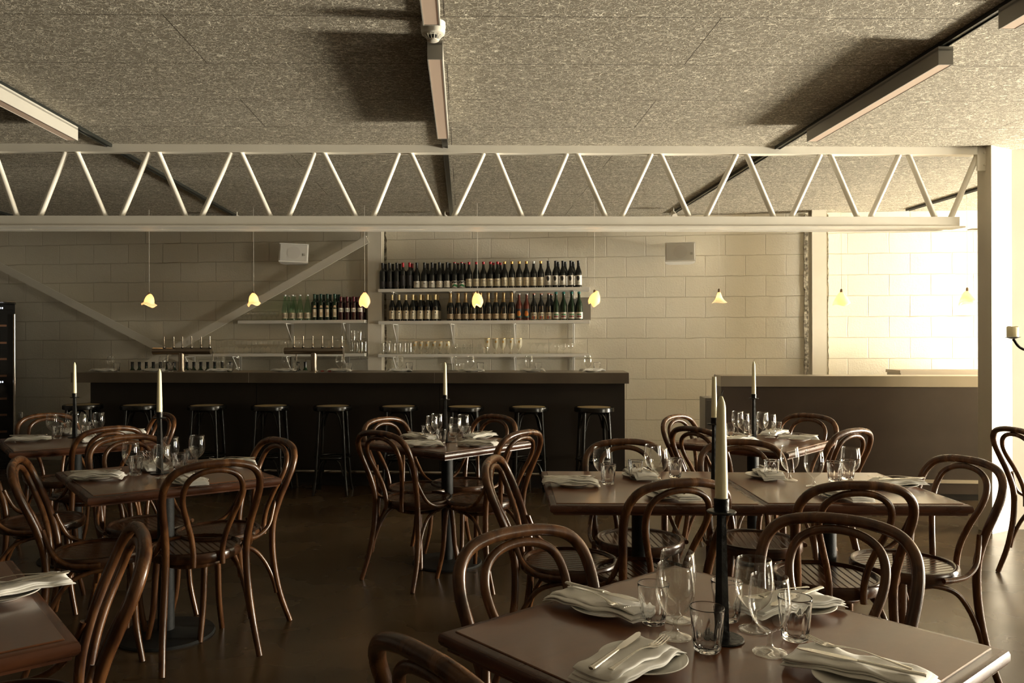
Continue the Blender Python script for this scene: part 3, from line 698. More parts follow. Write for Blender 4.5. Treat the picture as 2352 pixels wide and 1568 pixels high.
G1 = 'bentwood chairs around the nearest table'; G2 = 'bentwood chairs around the joined tables'; G3 = 'bentwood chairs around the centre table'
G4 = 'bentwood chairs around the right rear table'; G5 = 'bentwood chairs around the left middle table'; G6 = 'bentwood chairs around the left rear table'
chair_at(975, 1484, 38, 'bentwood chair whose hoop alone rises over the bottom edge', G1)
chair_at(1190, 1207, -60, 'large bentwood chair with golden hoop at the left far side of the nearest table', G1)
chair_at(1925, 1180, -124, 'large dark bentwood chair at the right far side of the nearest table', G1)
chair_at(1128, 1047, -14, 'bentwood chair seen sideways at the left end of the joined tables', G2)
chair_at(1432, 1007, -88, 'bentwood chair behind the left half of the joined tables', G2)
chair_at(1700, 1008, -97, 'bentwood chair behind the right half of the joined tables', G2)
chair_at(1567, 1098, 104, 'bentwood chair behind the tall near candle, in front of the joined tables', G2)
chair_at(1973, 1104, 86, 'bentwood chair with its back to us before the joined tables, right half', G2)
chair_at(2220, 1047, -164, 'bentwood chair at the right end of the joined tables, near the pier', G2)
chair_at(2326, 980, 4, 'bentwood chair cut by the right edge, beside the pier', 'bentwood chairs at the right edge')
chair_at(868, 988, 51, 'bentwood chair at the left near side of the centre table', G3)
chair_at(880, 957, -40, 'bentwood chair at the left far side of the centre table', G3)
chair_at(1140, 951, -134, 'bentwood chair at the right far side of the centre table', G3)
chair_at(1203, 987, 140, 'bentwood chair at the right near side of the centre table', G3)
chair_at(495, 1056, 124, 'bentwood chair with its back to us before the left middle table', G5)
chair_at(640, 1004, -136, 'bentwood chair at the right end of the left middle table', G5)
chair_at(36, 1050, 20, 'bentwood chair at the left end of the left middle table', G5)
chair_at(290, 997, -48, 'bentwood chair behind the left middle table', G5)
chair_at(255, 978, 138, 'bentwood chair between the two left tables, backing on the middle one', G6)
chair_at(105, 948, -42, 'bentwood chair behind the left rear table, nearest the block wall', G6)
chair_at(380, 947, -136, 'bentwood chair at the right end of the left rear table', G6)
chair_at(-75, 1012, 20, 'bentwood chair cut by the left edge, only its seat showing', G6)
chair_at(322, 1207, -150, 'large bentwood chair with worn golden hoop by the bottom left table', 'bentwood chairs at the bottom left table')
chair_at(1552, 951, -46, 'bentwood chair at the left far corner of the right rear table', G4)
chair_at(1592, 979, 32, 'bentwood chair at the left near side of the right rear table', G4)
chair_at(1860, 949, -140, 'bentwood chair at the right far side of the right rear table', G4)
chair_at(1962, 983, 122, 'bentwood chair at the right near side of the right rear table', G4)

# ------------------------------------------------------------------ bar stools
def make_stool():
    o = empty('bar_stool')
    st = MB().lathe([(.145, .795), (.150, .803), (.168, .805), (.176, .800), (.178, .79), (.178, .765), (.172, .760), (.150, .760), (.145, .765)], 44)
    st.f = st.f[:-2]; st.f += [(44 * 8 + k, 44 * 8 + (k + 1) % 44, (k + 1) % 44, k) for k in range(44)]
    st.build('seat_rim', M['ebony'], o)
    MB().lathe([(.001, .794), (.148, .794), (.148, .802), (.100, .8045), (.001, .805)], 40).build('cane_seat', M['cane'], o)
    def leg(a, z):
        r = .148 + (.80 - z) / .80 * .052 + max(0, .12 - z) * .16; return (r * math.cos(a), r * math.sin(a), z)
    AA = [R(45 + 90 * k) for k in range(4)]
    for a in AA: MB().tube([leg(a, .765), leg(a, .5), leg(a, .2), leg(a, .07), leg(a, 0)], lambda u: .015 - .002 * u, seg=12, n=4).build('leg', M['ebony'], o)
    for i in range(4):
        a, b = AA[i], AA[(i + 1) % 4] if i < 3 else AA[0] + 2 * math.pi
        for (z0, z1, nm, q) in ((.60, .752, 'seat_arch', -.018), (.17, .322, 'lower_arch', -.018)):
            P = []
            for k in range(11):
                u = k / 10; v = (1 - abs(2 * u - 1) ** 3.2); z = z0 + (z1 - z0) * v
                A_, B_ = Vector(leg(a, z)), Vector(leg(b, z)); e = .5 - .5 * math.cos(math.pi * u); e = .08 + .84 * (.35 * u + .65 * e) if 0 < u < 1 else (.06 if u == 0 else .94)
                p = A_.lerp(B_, e); P.append((p.x, p.y, z))
            MB().tube(P, .0085, seg=8, n=2).build(nm, M['ebony'], o)
    ring = [(.158 * math.cos(2 * math.pi * k / 36), .158 * math.sin(2 * math.pi * k / 36), .335) for k in range(36)]
    MB().tube(ring, .011, seg=10, closed=True).build('foot_ring', M['ebony'], o)
    tag(o, None, 'stool'); return o
stool = make_stool()
for i, px in enumerate((190, 321, 475, 621, 764, 915, 1067, 1214, 1364)):
    t = TB - .20; p = at_bk(px, t)
    place(stool, (p.x, p.y, 0), R([12, 20, 8, 3, 6, 10, 4, 7, 9][i]) - BE, 'black bar stool with cane seat, %s from the left along the bar' % ordn[i], 'black bar stools along the bar')

# ------------------------------------------------------------------ tables
def make_table(size, name='dining_table'):
    o = empty(name); h = size / 2
    mb = MB(); prof = [(h - .026, .7365), (h - .026, .760), (h - .024, .7602)]
    MB().box((0, 0, .749), (size - .05, size - .05, .022), bev=.0015).build('tabletop', M['table'], o, smooth=False)
    e = MB(); sec = [(h - .026, .757), (h - .010, .757), (h - .003, .7535), (h, .747), (h, .735), (h - .004, .728), (h - .014, .722), (h - .014, .716), (h - .06, .716), (h - .06, .737), (h - .026, .737)]
    n = len(sec)
    for (sx, sy) in ((-1, -1), (1, -1), (1, 1), (-1, 1)):
        for (d, z) in sec: e.v.append((sx * d, sy * d, z))
    for k in range(4):
        for i in range(n):
            a = k * n + i; b = k * n + (i + 1) % n; k2 = (k + 1) % 4; e.f.append((a, k2 * n + i, k2 * n + (i + 1) % n, b))
    e.build('edge_moulding', M['tedge'], o, ang=30)
    MB().box((0, 0, .727), (.36, .05, .018)).box((0, 0, .727), (.05, .36, .018)).build('cross_plate', M['castiron'], o, smooth=False)
    MB().tube([(0, 0, .012), (0, 0, .72)], .037, seg=28, smooth=False).build('pedestal', M['castiron'], o)
    MB().lathe([(.001, 0), (.216, 0), (.218, .006), (.212, .013), (.08, .019), (.05, .028), (.001, .03)], 48).build('base', M['castiron'], o)
    tag(o, None, 'table'); return o
tab = make_table(.80); tab_s = make_table(.775)
TBL = {}
def table_at(key, c, rot, lab, proto, sc_=None):
    place(proto, (c[0], c[1], 0), R(rot), lab, 'square pedestal tables of the dining room', scale=sc_); TBL[key] = (Vector((c[0], c[1])), R(rot))
table_at('T1', (.486, 1.667), 39.5, 'nearest square table with worn red-brown top, cut by the bottom edge', tab, (1.025, 1.025, 1))
table_at('T3', ((-.7395 + .326) / 2, (5.016 + 5.057) / 2), 46, 'square centre table standing cornerwise in front of the bar', tab_s)
table_at('T5', (-1.49, 3.806), 36, 'square red-brown left middle table with a tall candle', tab)
table_at('T6', (-2.60, 5.16), 36, 'square left rear table in front of the block wall', tab)
c4 = Vector(((1.929 + 3.723) / 2 * .615, (8.277 + 8.367) / 2 * .615)); table_at('T4', (c4.x, c4.y), 47.5, 'square right rear table in front of the brown counter', tab_s, .98)
table_at('T2a', (.690, 3.46), -2, 'left one of the two tables pushed together', tab)
table_at('T2b', (1.482, 3.432), -2, 'right one of the two tables pushed together', tab, (.98, .98, 1))
cT7 = (-1.361 * .615 + -.5 * .565 * 1, 2.315 - .36); table_at('T7', (on_z(19, 1281, .76).x - .02 + .0, on_z(19, 1281, .76).y), 39, 'square table cut by the left edge at the bottom', tab)
f7 = on_z(19, 1281, .76); r7 = on_z(174, 1473, .76)
t7 = [o for o in C.objects if o.get('label') == 'square table cut by the left edge at the bottom'][0]
mid = (f7 + r7) / 2; d = (r7 - f7).normalized(); nrm = Vector((d.y, -d.x, 0)); nrm = nrm if nrm.x < 0 else -nrm
t7.location = (mid.x + nrm.x * .40, mid.y + nrm.y * .40, 0); t7.rotation_euler = (0, 0, math.atan2(d.y, d.x)); TBL['T7'] = (Vector(t7.location[:2]), R(39))

# ------------------------------------------------------------------ candles and candlesticks
def make_stick():
    o = empty('candlestick')
    MB().lathe([(.001, 0), (.043, 0), (.045, .002), (.043, .0045), (.001, .006)], 40).build('foot_disc', M['iron'], o)
    s = MB(); n = 6
    lev = [(.0175, .004), (.0165, .03), (.0135, .14), (.0108, .25), (.0105, .262)]
    s.lathe(lev, 6); s.build('tapered_stem', M['iron'], o, smooth=False)
    MB().lathe([(.001, .260), (.028, .262), (.030, .265), (.028, .267), (.001, .268)], 36).build('drip_plate', M['iron'], o)
    MB().lathe([(.0150, .266), (.0155, .292), (.0140, .293), (.0125, .292), (.0125, .27)], 28).build('socket', M['iron'], o)
    tag(o, None, 'candlestick'); return o
def make_candle(blunt=False):
    o = empty('taper_candle')
    h = .235
    if blunt: pr = [(.001, 0), (.0125, 0), (.0122, .05), (.0088, .198), (.0085, .200), (.001, .199)]
    else: pr = [(.001, 0), (.0130, 0), (.0128, .06), (.0092, h - .022), (.0075, h - .012), (.003, h), (.001, h + .001)]
    MB().lathe(pr, 28).build('wax_taper', M['wax'], o)
    z = .199 if blunt else h
    MB().tube([(0, 0, z - .002), (.001, 0, z + .006), (.004, 0, z + .012)], .0009, seg=6, n=3).build('wick', M['wick'], o)
    tag(o, None, 'candle'); return o
stick = make_stick(); candle = make_candle(); candleb = make_candle(True)
for (px, py, D, lab, b, tz_) in ((1656, 1468, None, 'on the nearest table, rising tallest in the picture', 0, 1), (1640, 1115, None, 'on the joined tables, hidden behind the nearest candle', 1, 1),
                           (1731, 0, 5.02, 'on the right rear table', 0, 1.02), (1022, 0, 5.02, 'on the centre table', 0, 1.0), (366, 1087, None, 'on the left middle table', 0, 1), (171, 1004, None, 'on the left rear table', 0, 1.0)):
    p = on_z(px, py, .76) if D is None else Vector((xof(px, D), D, .76))
    place(stick, (p.x, p.y, .7602), R(15), 'black tapered iron candlestick ' + lab, 'iron candlesticks on the tables')
    if b: place(candleb, (p.x, p.y, .7602 + .268), 0, 'ivory candle with a blunt top ' + lab, 'candles in the candlesticks')
    else: place(candle, (p.x, p.y, .7602 + .268), 0, 'ivory taper candle ' + lab, 'candles in the candlesticks', scale=(1, 1, .97 if px != 1656 else 1))

# ------------------------------------------------------------------ glassware
def make_goblet(name='water_goblet'):
    o = empty(name)
    out = [(.001, 0), (.030, 0), (.0335, .0015), (.030, .004), (.012, .010), (.0055, .018), (.0048, .032), (.0075, .040), (.020, .050), (.033, .067), (.0395, .088), (.0405, .104), (.0385, .130), (.0355, .152)]
    pr = [(p.x, p.y) for p in catmull([(a, b, 0) for a, b in out], 3)] + [(.0348, .1524), (.0345, .151), (.0349, .146)]
    g = MB().lathe(pr, 44); g.f = g.f[:-1]
    g.build('bowl_and_foot', M['thin'], o, ang=80)
    tag(o, None, 'wine glass'); return o
def make_tumbler(name='faceted_tumbler', m='solid'):
    o = empty(name); H = .088
    out = [(.001, 0), (.022, 0), (.0245, .0015), (.0255, .006), (.0280, .03), (.0302, .05), (.0312, .056), (.0322, .064), (.0331, .072), (.0339, .080), (.0344, .0860), (.0342, .0878), (.0335, .0884), (.0328, .0878)]
    inn = [(.0325, .0860), (.0320, .080), (.0312, .072), (.0304, .064), (.0288, .05), (.0262, .03), (.0238, .014), (.020, .0115), (.001, .011)]
    pr = out + inn; N_ = 9
    def rf(i, a):
        z = pr[i][1]
        if i >= len(out): return 1
        k = 0 if z < .001 or z >= .062 else min(1, (.062 - z) / .012)
        f = ((a * N_ / (2 * math.pi)) % 1) - .5
        return 1 + k * .085 * (4 * f * f - .35) * (1 if z > .002 else .5)
    MB().lathe(pr, 72, rf=rf).build('cup', M[m], o, ang=75)
    tag(o, None, 'tumbler'); return o
goblet = make_goblet(); tumbler = make_tumbler()

# ------------------------------------------------------------------ place settings
def make_plate():
    o = empty('side_plate')
    MB().lathe([(.001, 0), (.048, 0), (.050, .002), (.062, .006), (.084, .0135), (.0855, .015), (.084, .0162), (.062, .009), (.048, .005), (.001, .0045)], 56).build('dish', M['china'], o)
    tag(o, None, 'plate'); return o
def make_napkin(seed, fold):
    rnd = random.Random(seed); o = empty('folded_napkin'); mb = MB(); Lx, Wy = .122, .052
    ph = [rnd.uniform(0, 6) for _ in range(8)]
    layers = [(0, .0065, 1.0, 0), (.0055, .0065, .97, .004), (.011, .007, .93, -.004)]
    for li, (z0, th, sc_, sh) in enumerate(layers):
        nx, ns = 22, 20; b = len(mb.v)
        for i in range(nx + 1):
            u = i / nx * 2 - 1
            endk = (1 - max(0, (abs(u) - .93) / .07) ** 2 * .6)
            for k in range(ns):
                a = 2 * math.pi * k / ns; ca, sa = math.cos(a), math.sin(a)
                yy = (abs(ca) ** .35) * (1 if ca > 0 else -1); zz = (abs(sa) ** .75) * (1 if sa > 0 else -1)
                wob = 1 + .03 * math.sin(3.1 * u + ph[0] + li) + .035 * math.sin(7 * u + ph[1])
                x = u * Lx * sc_ + .004 * math.sin(yy * 3 + ph[2] + li) + .006 * yy * fold
                y = yy * Wy * sc_ * wob * (.93 if li == 2 else 1) + sh + .003 * math.sin(2 * u + ph[3])
                z = z0 + th / 2 + zz * th / 2 * endk * 1.05
                z += .0020 * math.sin(5 * u + ph[4] + yy * 2) * (1 if li else .3) + .002 * math.sin(9 * u + 4 * yy + ph[5]) + (.003 * max(0, yy) ** 2 * (li == 2)) * math.sin(2.5 * u + ph[6])
                sagx = max(0, abs(x) - .085); z -= sagx * .22
                mb.v.append((x, y, z + .003))
        for i in range(nx):
            for k in range(ns):
                j = (k + 1) % ns; mb.f.append((b + i * ns + k, b + i * ns + j, b + (i + 1) * ns + j, b + (i + 1) * ns + k))
        mb.f.append(tuple(b + ns - 1 - k for k in range(ns))); mb.f.append(tuple(b + nx * ns + k for k in range(ns)))
    mb.build('linen', M['linen'], o, ang=70); tag(o, None, 'napkin'); return o
def make_fork():
    o = empty('table_fork'); mb = MB()
    mb.tube([(.098, 0, 0), (.085, 0, .001), (.05, 0, .004), (.01, 0, .0075), (-.025, 0, .005), (-.042, 0, .001), (-.055, 0, -.0005)], lambda u: .0055 if u < .02 else (.0062 - .0042 * min(1, u / .5) if u < .62 else .0022 + (u - .62) * .022), seg=12, n=5, flat=.3)
    mb.build('handle', M['cutlery'], o)
    t = MB()
    for k in range(4):
        y = (k - 1.5) * .0058; t.tube([(-.050, y * .75, -.0006), (-.060, y, -.0005), (-.08, y, .0018), (-.100, y * .95, .006)], lambda u: .0020 - .0010 * u, seg=8, n=4, flat=.55)
    t.box((-.056, 0, -.0004), (.014, .021, .0018)); t.build('tines', M['cutlery'], o)
    tag(o, None, 'fork'); return o
def make_knife():
    o = empty('table_knife')
    MB().tube([(.108, 0, 0), (.09, 0, .0), (.05, 0, 0), (.01, 0, 0), (-.002, 0, 0)], lambda u: (.0045 if u < .02 else .0072 - .0030 * u), seg=12, n=5, flat=.55).build('handle', M['cutlery'], o)
    mb = MB(); up = [(0, .004), (-.02, .0085), (-.06, .0090), (-.09, .0075), (-.104, .002), (-.108, -.003), (-.10, -.0065), (-.04, -.007), (0, -.004)]
    mb.prism(up, -.0008, .0008); mb.build('blade', M['cutlery'], o, smooth=False); tag(o, None, 'knife'); return o
plate = make_plate(); naps = [make_napkin(i * 5 + 1, f) for i, f in enumerate((.8, -1.0, .2))]; fork = make_fork(); knife = make_knife()
def setting(p, z, ang, lab, n, dp=0, shift=(0, 0), grp='table', cut=True):
    """p: napkin centre on plan, ang: outward direction in degrees"""
    a = R(ang); u = Vector((math.cos(a), math.sin(a))); v = Vector((-u.y, u.x)); P = Vector((p[0], p[1]))
    q = P + u * shift[0] + v * shift[1]
    place(plate, (q.x, q.y, z), 0, 'small white plate under the napkin ' + lab, 'small plates under the napkins')
    nz = z + .0115
    place(naps[n], (P.x, P.y, nz), a + R((7, -9, 4)[n]), 'folded white linen napkin ' + lab, 'folded white napkins')
    if cut:
        q = P + v * .020 - u * .005; place(fork, (q.x, q.y, nz + .0255), a + R(-8 + 6 * n), 'silver fork lying on the napkin ' + lab, 'forks on the napkins')
        q = P - v * .019 + u * .010; place(knife, (q.x, q.y, nz + .0265), a + R(5 + 3 * n), 'silver knife lying on the napkin ' + lab, 'knives on the napkins')
ZT = .7602
TN_ = {'T1': 'the nearest table', 'T2a': 'the left joined table', 'T2b': 'the right joined table', 'T3': 'the centre table', 'T4': 'the right rear table', 'T5': 'the left middle table', 'T6': 'the left rear table', 'T7': 'the bottom left table'}
S = [  # table, pixel of the napkin's centre, outward direction, side
    ('T1', 1378, 1383, 131, 'left far side', 0, (-.010, -.012)), ('T1', 1806, 1383, 30, 'right far side', 1, (.035, 0)), ('T1', 1442, 1516, 224, 'left near side', 2, (-.045, .0)), ('T1', 1965, 1530, -42, 'right near side', 0, (.02, -.03)),
    ('T2a', 1309, 1104, 178, 'left side', 1, (-.01, 0)), ('T2a', 1470, 1086, 92, 'far side', 2, (0, 0)), ('T2a', 1545, 1131, -78, 'near side', 0, (0, -.03)),
    ('T2b', 1765, 1086, 92, 'far side', 1, (0, .02)), ('T2b', 1935, 1133, -80, 'near side', 2, (0, 0)), ('T2b', 2058, 1107, 4, 'right side', 0, (0, 0)),
    ('T3', 962, 1001, 138, 'left far side', 0, (0, 0)), ('T3', 968, 1017, 200, 'left near side', 1, (0, 0)), ('T3', 1102, 999, 45, 'right far side', 2, (0, 0)), ('T3', 1098, 1016, -30, 'right near side', 0, (0, 0)),
    ('T4', 1625, 994, 140, 'left far side', 0, (0, 0)), ('T4', 1695, 1008, 215, 'left near side', 1, (0, 0)), ('T4', 1780, 992, 45, 'right far side', 2, (0, 0)), ('T4', 1832, 1004, -20, 'right near side', 0, (0, 0)),
    ('T5', 222, 1090, 190, 'left side', 1, (-.02, 0)), ('T5', 345, 1068, 126, 'far side', 2, (0, 0)), ('T5', 432, 1100, -60, 'near side', 0, (0, 0)), ('T5', 530, 1061, 20, 'right side', 1, (0, 0)),
    ('T6', 66, 1006, 190, 'left side', 0, (0, 0)), ('T6', 158, 989, 126, 'far side', 2, (0, 0)), ('T6', 205, 1005, -50, 'near side', 1, (0, 0)), ('T6', 290, 992, 20, 'right side', 2, (0, 0)),
    ('T7', 36, 1347, 39, 'right far side', 0, (-.03, 0))]
for (t, px, py, a, side, n, sh) in S:
    p = on_z(px, py, .78); setting((p.x, p.y), ZT, a, 'at the %s of %s' % (side, TN_[t]), n, shift=sh)
GL = [  # table, kind, pixel of the foot, words
    ('T1', 'g', 1555, 1424, 'left rear'), ('T1', 'g', 1549, 1463, 'left front'), ('T1', 'g', 1731, 1446, 'right rear'), ('T1', 'g', 1766, 1499, 'right front'),
    ('T1', 't', 1499, 1431, 'leftmost'), ('T1', 't', 1622, 1494, 'front middle'), ('T1', 't', 1668, 1424, 'half hidden by the candlestick'), ('T1', 't', 1824, 1468, 'rightmost'),
    ('T2a', 'g', 1382, 1106, 'left'), ('T2a', 'g', 1499, 1098, 'rear right'), ('T2a', 'g', 1513, 1107, 'front right'), ('T2a', 't', 1396, 1112, 'left front'), ('T2a', 't', 1459, 1101, 'middle'), ('T2a', 't', 1550, 1096, 'right'),
    ('T2b', 'g', 1813, 1103, 'left'), ('T2b', 'g', 1869, 1117, 'middle'), ('T2b', 'g', 1953, 1107, 'right'), ('T2b', 't', 1771, 1102, 'left'), ('T2b', 't', 1916, 1105, 'middle'), ('T2b', 't', 1946, 1101, 'right, half hidden'),
    ('T3', 'g', 992, 1010, 'left front'), ('T3', 'g', 1003, 1003, 'left rear'), ('T3', 'g', 1046, 1015, 'right front'), ('T3', 'g', 1064, 1006, 'right rear'), ('T3', 't', 979, 1009, 'leftmost'), ('T3', 't', 1013, 1018, 'front middle'), ('T3', 't', 1040, 1004, 'behind the goblets'), ('T3', 't', 1070, 1010, 'rightmost'),
    ('T4', 'g', 1694, 996, 'left rear'), ('T4', 'g', 1707, 1002, 'left front'), ('T4', 'g', 1751, 999, 'right rear'), ('T4', 'g', 1768, 1005, 'right front'), ('T4', 't', 1676, 1002, 'leftmost'), ('T4', 't', 1729, 1008, 'front middle'), ('T4', 't', 1718, 994, 'behind the candlestick'), ('T4', 't', 1783, 998, 'rightmost'),
    ('T5', 'g', 300, 1090, 'left'), ('T5', 'g', 372, 1098, 'front middle'), ('T5', 'g', 392, 1074, 'rear middle'), ('T5', 'g', 452, 1069, 'right'), ('T5', 't', 311, 1091, 'left front'), ('T5', 't', 334, 1077, 'left rear'), ('T5', 't', 411, 1082, 'middle front'), ('T5', 't', 438, 1072, 'right'),
    ('T6', 'g', 120, 1003, 'leftmost'), ('T6', 'g', 164, 999, 'left of candle'), ('T6', 'g', 186, 1003, 'right of candle'), ('T6', 'g', 226, 999, 'rightmost'), ('T6', 't', 131, 1008, 'left front'), ('T6', 't', 150, 1000, 'left rear'), ('T6', 't', 197, 1007, 'middle'), ('T6', 't', 212, 998, 'right')]
for (t, k, px, py, wd) in GL:
    p = on_z(px, py, .76)
    if k == 'g': place(goblet, (p.x, p.y, ZT), R(random.randint(0, 90)), 'stemmed water goblet on %s, %s one' % (TN_[t], wd) if 'candle' not in wd else 'stemmed water goblet on %s, %s' % (TN_[t], wd), 'water goblets on the tables')
    else: place(tumbler, (p.x, p.y, ZT), R(random.randint(0, 40)), 'faceted tumbler on %s, %s' % (TN_[t], wd if ('hid' in wd or 'behind' in wd) else wd + ' one'), 'faceted tumblers on the tables')

# ------------------------------------------------------------------ things on the long bar
def on_bar(px, py): # on the countertop
    return on_z(px, py, 1.10)
bp = [(238, 851), (352, 851.5), (503, 852), (652, 852), (779, 852), (917, 852), (1083, 852), (1222, 852.5), (1360, 853)]
bg = [(255, 849), (374, 849), (508, 849.5), (656, 849.5), (780, 850), (918, 850), (1081, 850), (1215, 850.5), (1350, 850.5)]
bt = [(268, 851), (392, 851), (528, 851.5), (680, 851.5), (801, 852), (940, 852), (1103, 852), (1236, 852.5), (1371, 853)]
for i in range(9):
    od = ordn[i]; p = at_bk(bp[i][0], TB + .20, 1.10)
    setting((p.x, p.y), 1.10, 172 + (i % 3) * 10, 'on the bar, %s setting from the left' % od, i % 3, cut=False)
    p = at_bk(bg[i][0], TB + .30, 1.10); place(goblet, (p.x, p.y, 1.10), 0, 'stemmed goblet on the bar, %s setting from the left' % od, 'water goblets on the bar')
    p = at_bk(bt[i][0], TB + .22, 1.10); place(tumbler, (p.x, p.y, 1.10), 0, 'faceted tumbler on the bar, %s setting from the left' % od, 'faceted tumblers on the bar')

# ------------------------------------------------------------------ bottles
def text_mesh(txt, size, r, z, m, name, ang=0):
    cu = bpy.data.curves.new('lettering', 'FONT'); cu.body = txt; cu.size = size; cu.align_x = 'CENTER'; cu.align_y = 'CENTER'; cu.extrude = .0003
    t = bpy.data.objects.new('lettering', cu); C.objects.link(t); bpy.context.view_layer.update()
    me = bpy.data.meshes.new_from_object(t.evaluated_get(bpy.context.evaluated_depsgraph_get()))
    bpy.data.objects.remove(t); bpy.data.curves.remove(cu)
    for v in me.vertices:
        x, y, d = v.co
        if r: a = x / r; v.co = ((r + d) * math.sin(a), -(r + d) * math.cos(a), z + y)
        else: v.co = (x, -d, z + y)
    me.materials.clear(); me.materials.append(m); me.name = name
    o = bpy.data.objects.new(name, me); C.objects.link(o); return o
def wrap(name, m, parent, r, z0, z1, a0, a1, n=14, poly=None):
    mb = MB()
    for zz in (z0, z1):
        for i in range(n + 1):
            a = R(a0 + (a1 - a0) * i / n); mb.v.append((r * math.sin(a), -r * math.cos(a), zz))
    for i in range(n): mb.f.append((i, i + 1, n + 2 + i, n + 1 + i))
    return mb.build(name, m, parent)
def patch(name, m, parent, r, pts):     # polygon drawn on the cylinder, points in (x mm along, z)
    mb = MB(); x0, x1 = min(p[0] for p in pts), max(p[0] for p in pts); n = max(1, int((x1 - x0) / .004 + .99))
    def clip(P, c, keep):               # keep the side of the vertical line x = c
        out = []
        for i in range(len(P)):
            A, B = P[i], P[(i + 1) % len(P)]; ia, ib = keep * (A[0] - c) >= 0, keep * (B[0] - c) >= 0
            if ia: out.append(A)
            if ia != ib: k = (c - A[0]) / (B[0] - A[0]); out.append((c, A[1] + k * (B[1] - A[1])))
        return out
    for i in range(n):
        q = pts if n == 1 else clip(clip(pts, x0 + (x1 - x0) * i / n, 1), x0 + (x1 - x0) * (i + 1) / n, -1)
        if len(q) < 3: continue
        b_ = len(mb.v)
        for (x, z) in q: a = x / r; mb.v.append((r * math.sin(a), -r * math.cos(a), z))
        mb.f.append(tuple(range(b_, b_ + len(q))))
    return mb.build(name, m, parent, smooth=False)
BUR = [(.001, 0), (.034, 0), (.037, .004), (.037, .150), (.035, .172), (.026, .198), (.0175, .222), (.0145, .245), (.0140, .283), (.0158, .285), (.0158, .292), (.001, .293)]
BOR = [(.001, 0), (.034, 0), (.036, .004), (.036, .182), (.034, .198), (.022, .214), (.0155, .224), (.0140, .245), (.0140, .285), (.0155, .287), (.0155, .294), (.001, .295)]
CHA = [(.001, 0), (.037, 0), (.040, .005), (.040, .135), (.038, .165), (.028, .200), (.0185, .228), (.0150, .255), (.0150, .285), (.0175, .288), (.0165, .305), (.010, .310), (.001, .311)]
WAT = [(.001, 0), (.034, 0), (.038, .005), (.0385, .09), (.035, .15), (.024, .205), (.0155, .25), (.0130, .275), (.0150, .277), (.0150, .289), (.001, .290)]
SQR = [(.001, 0), (.034, 0), (.0365, .005), (.0365, .178), (.0345, .192), (.018, .200), (.0135, .208), (.0130, .240), (.0150, .242), (.0150, .262), (.001, .263)]
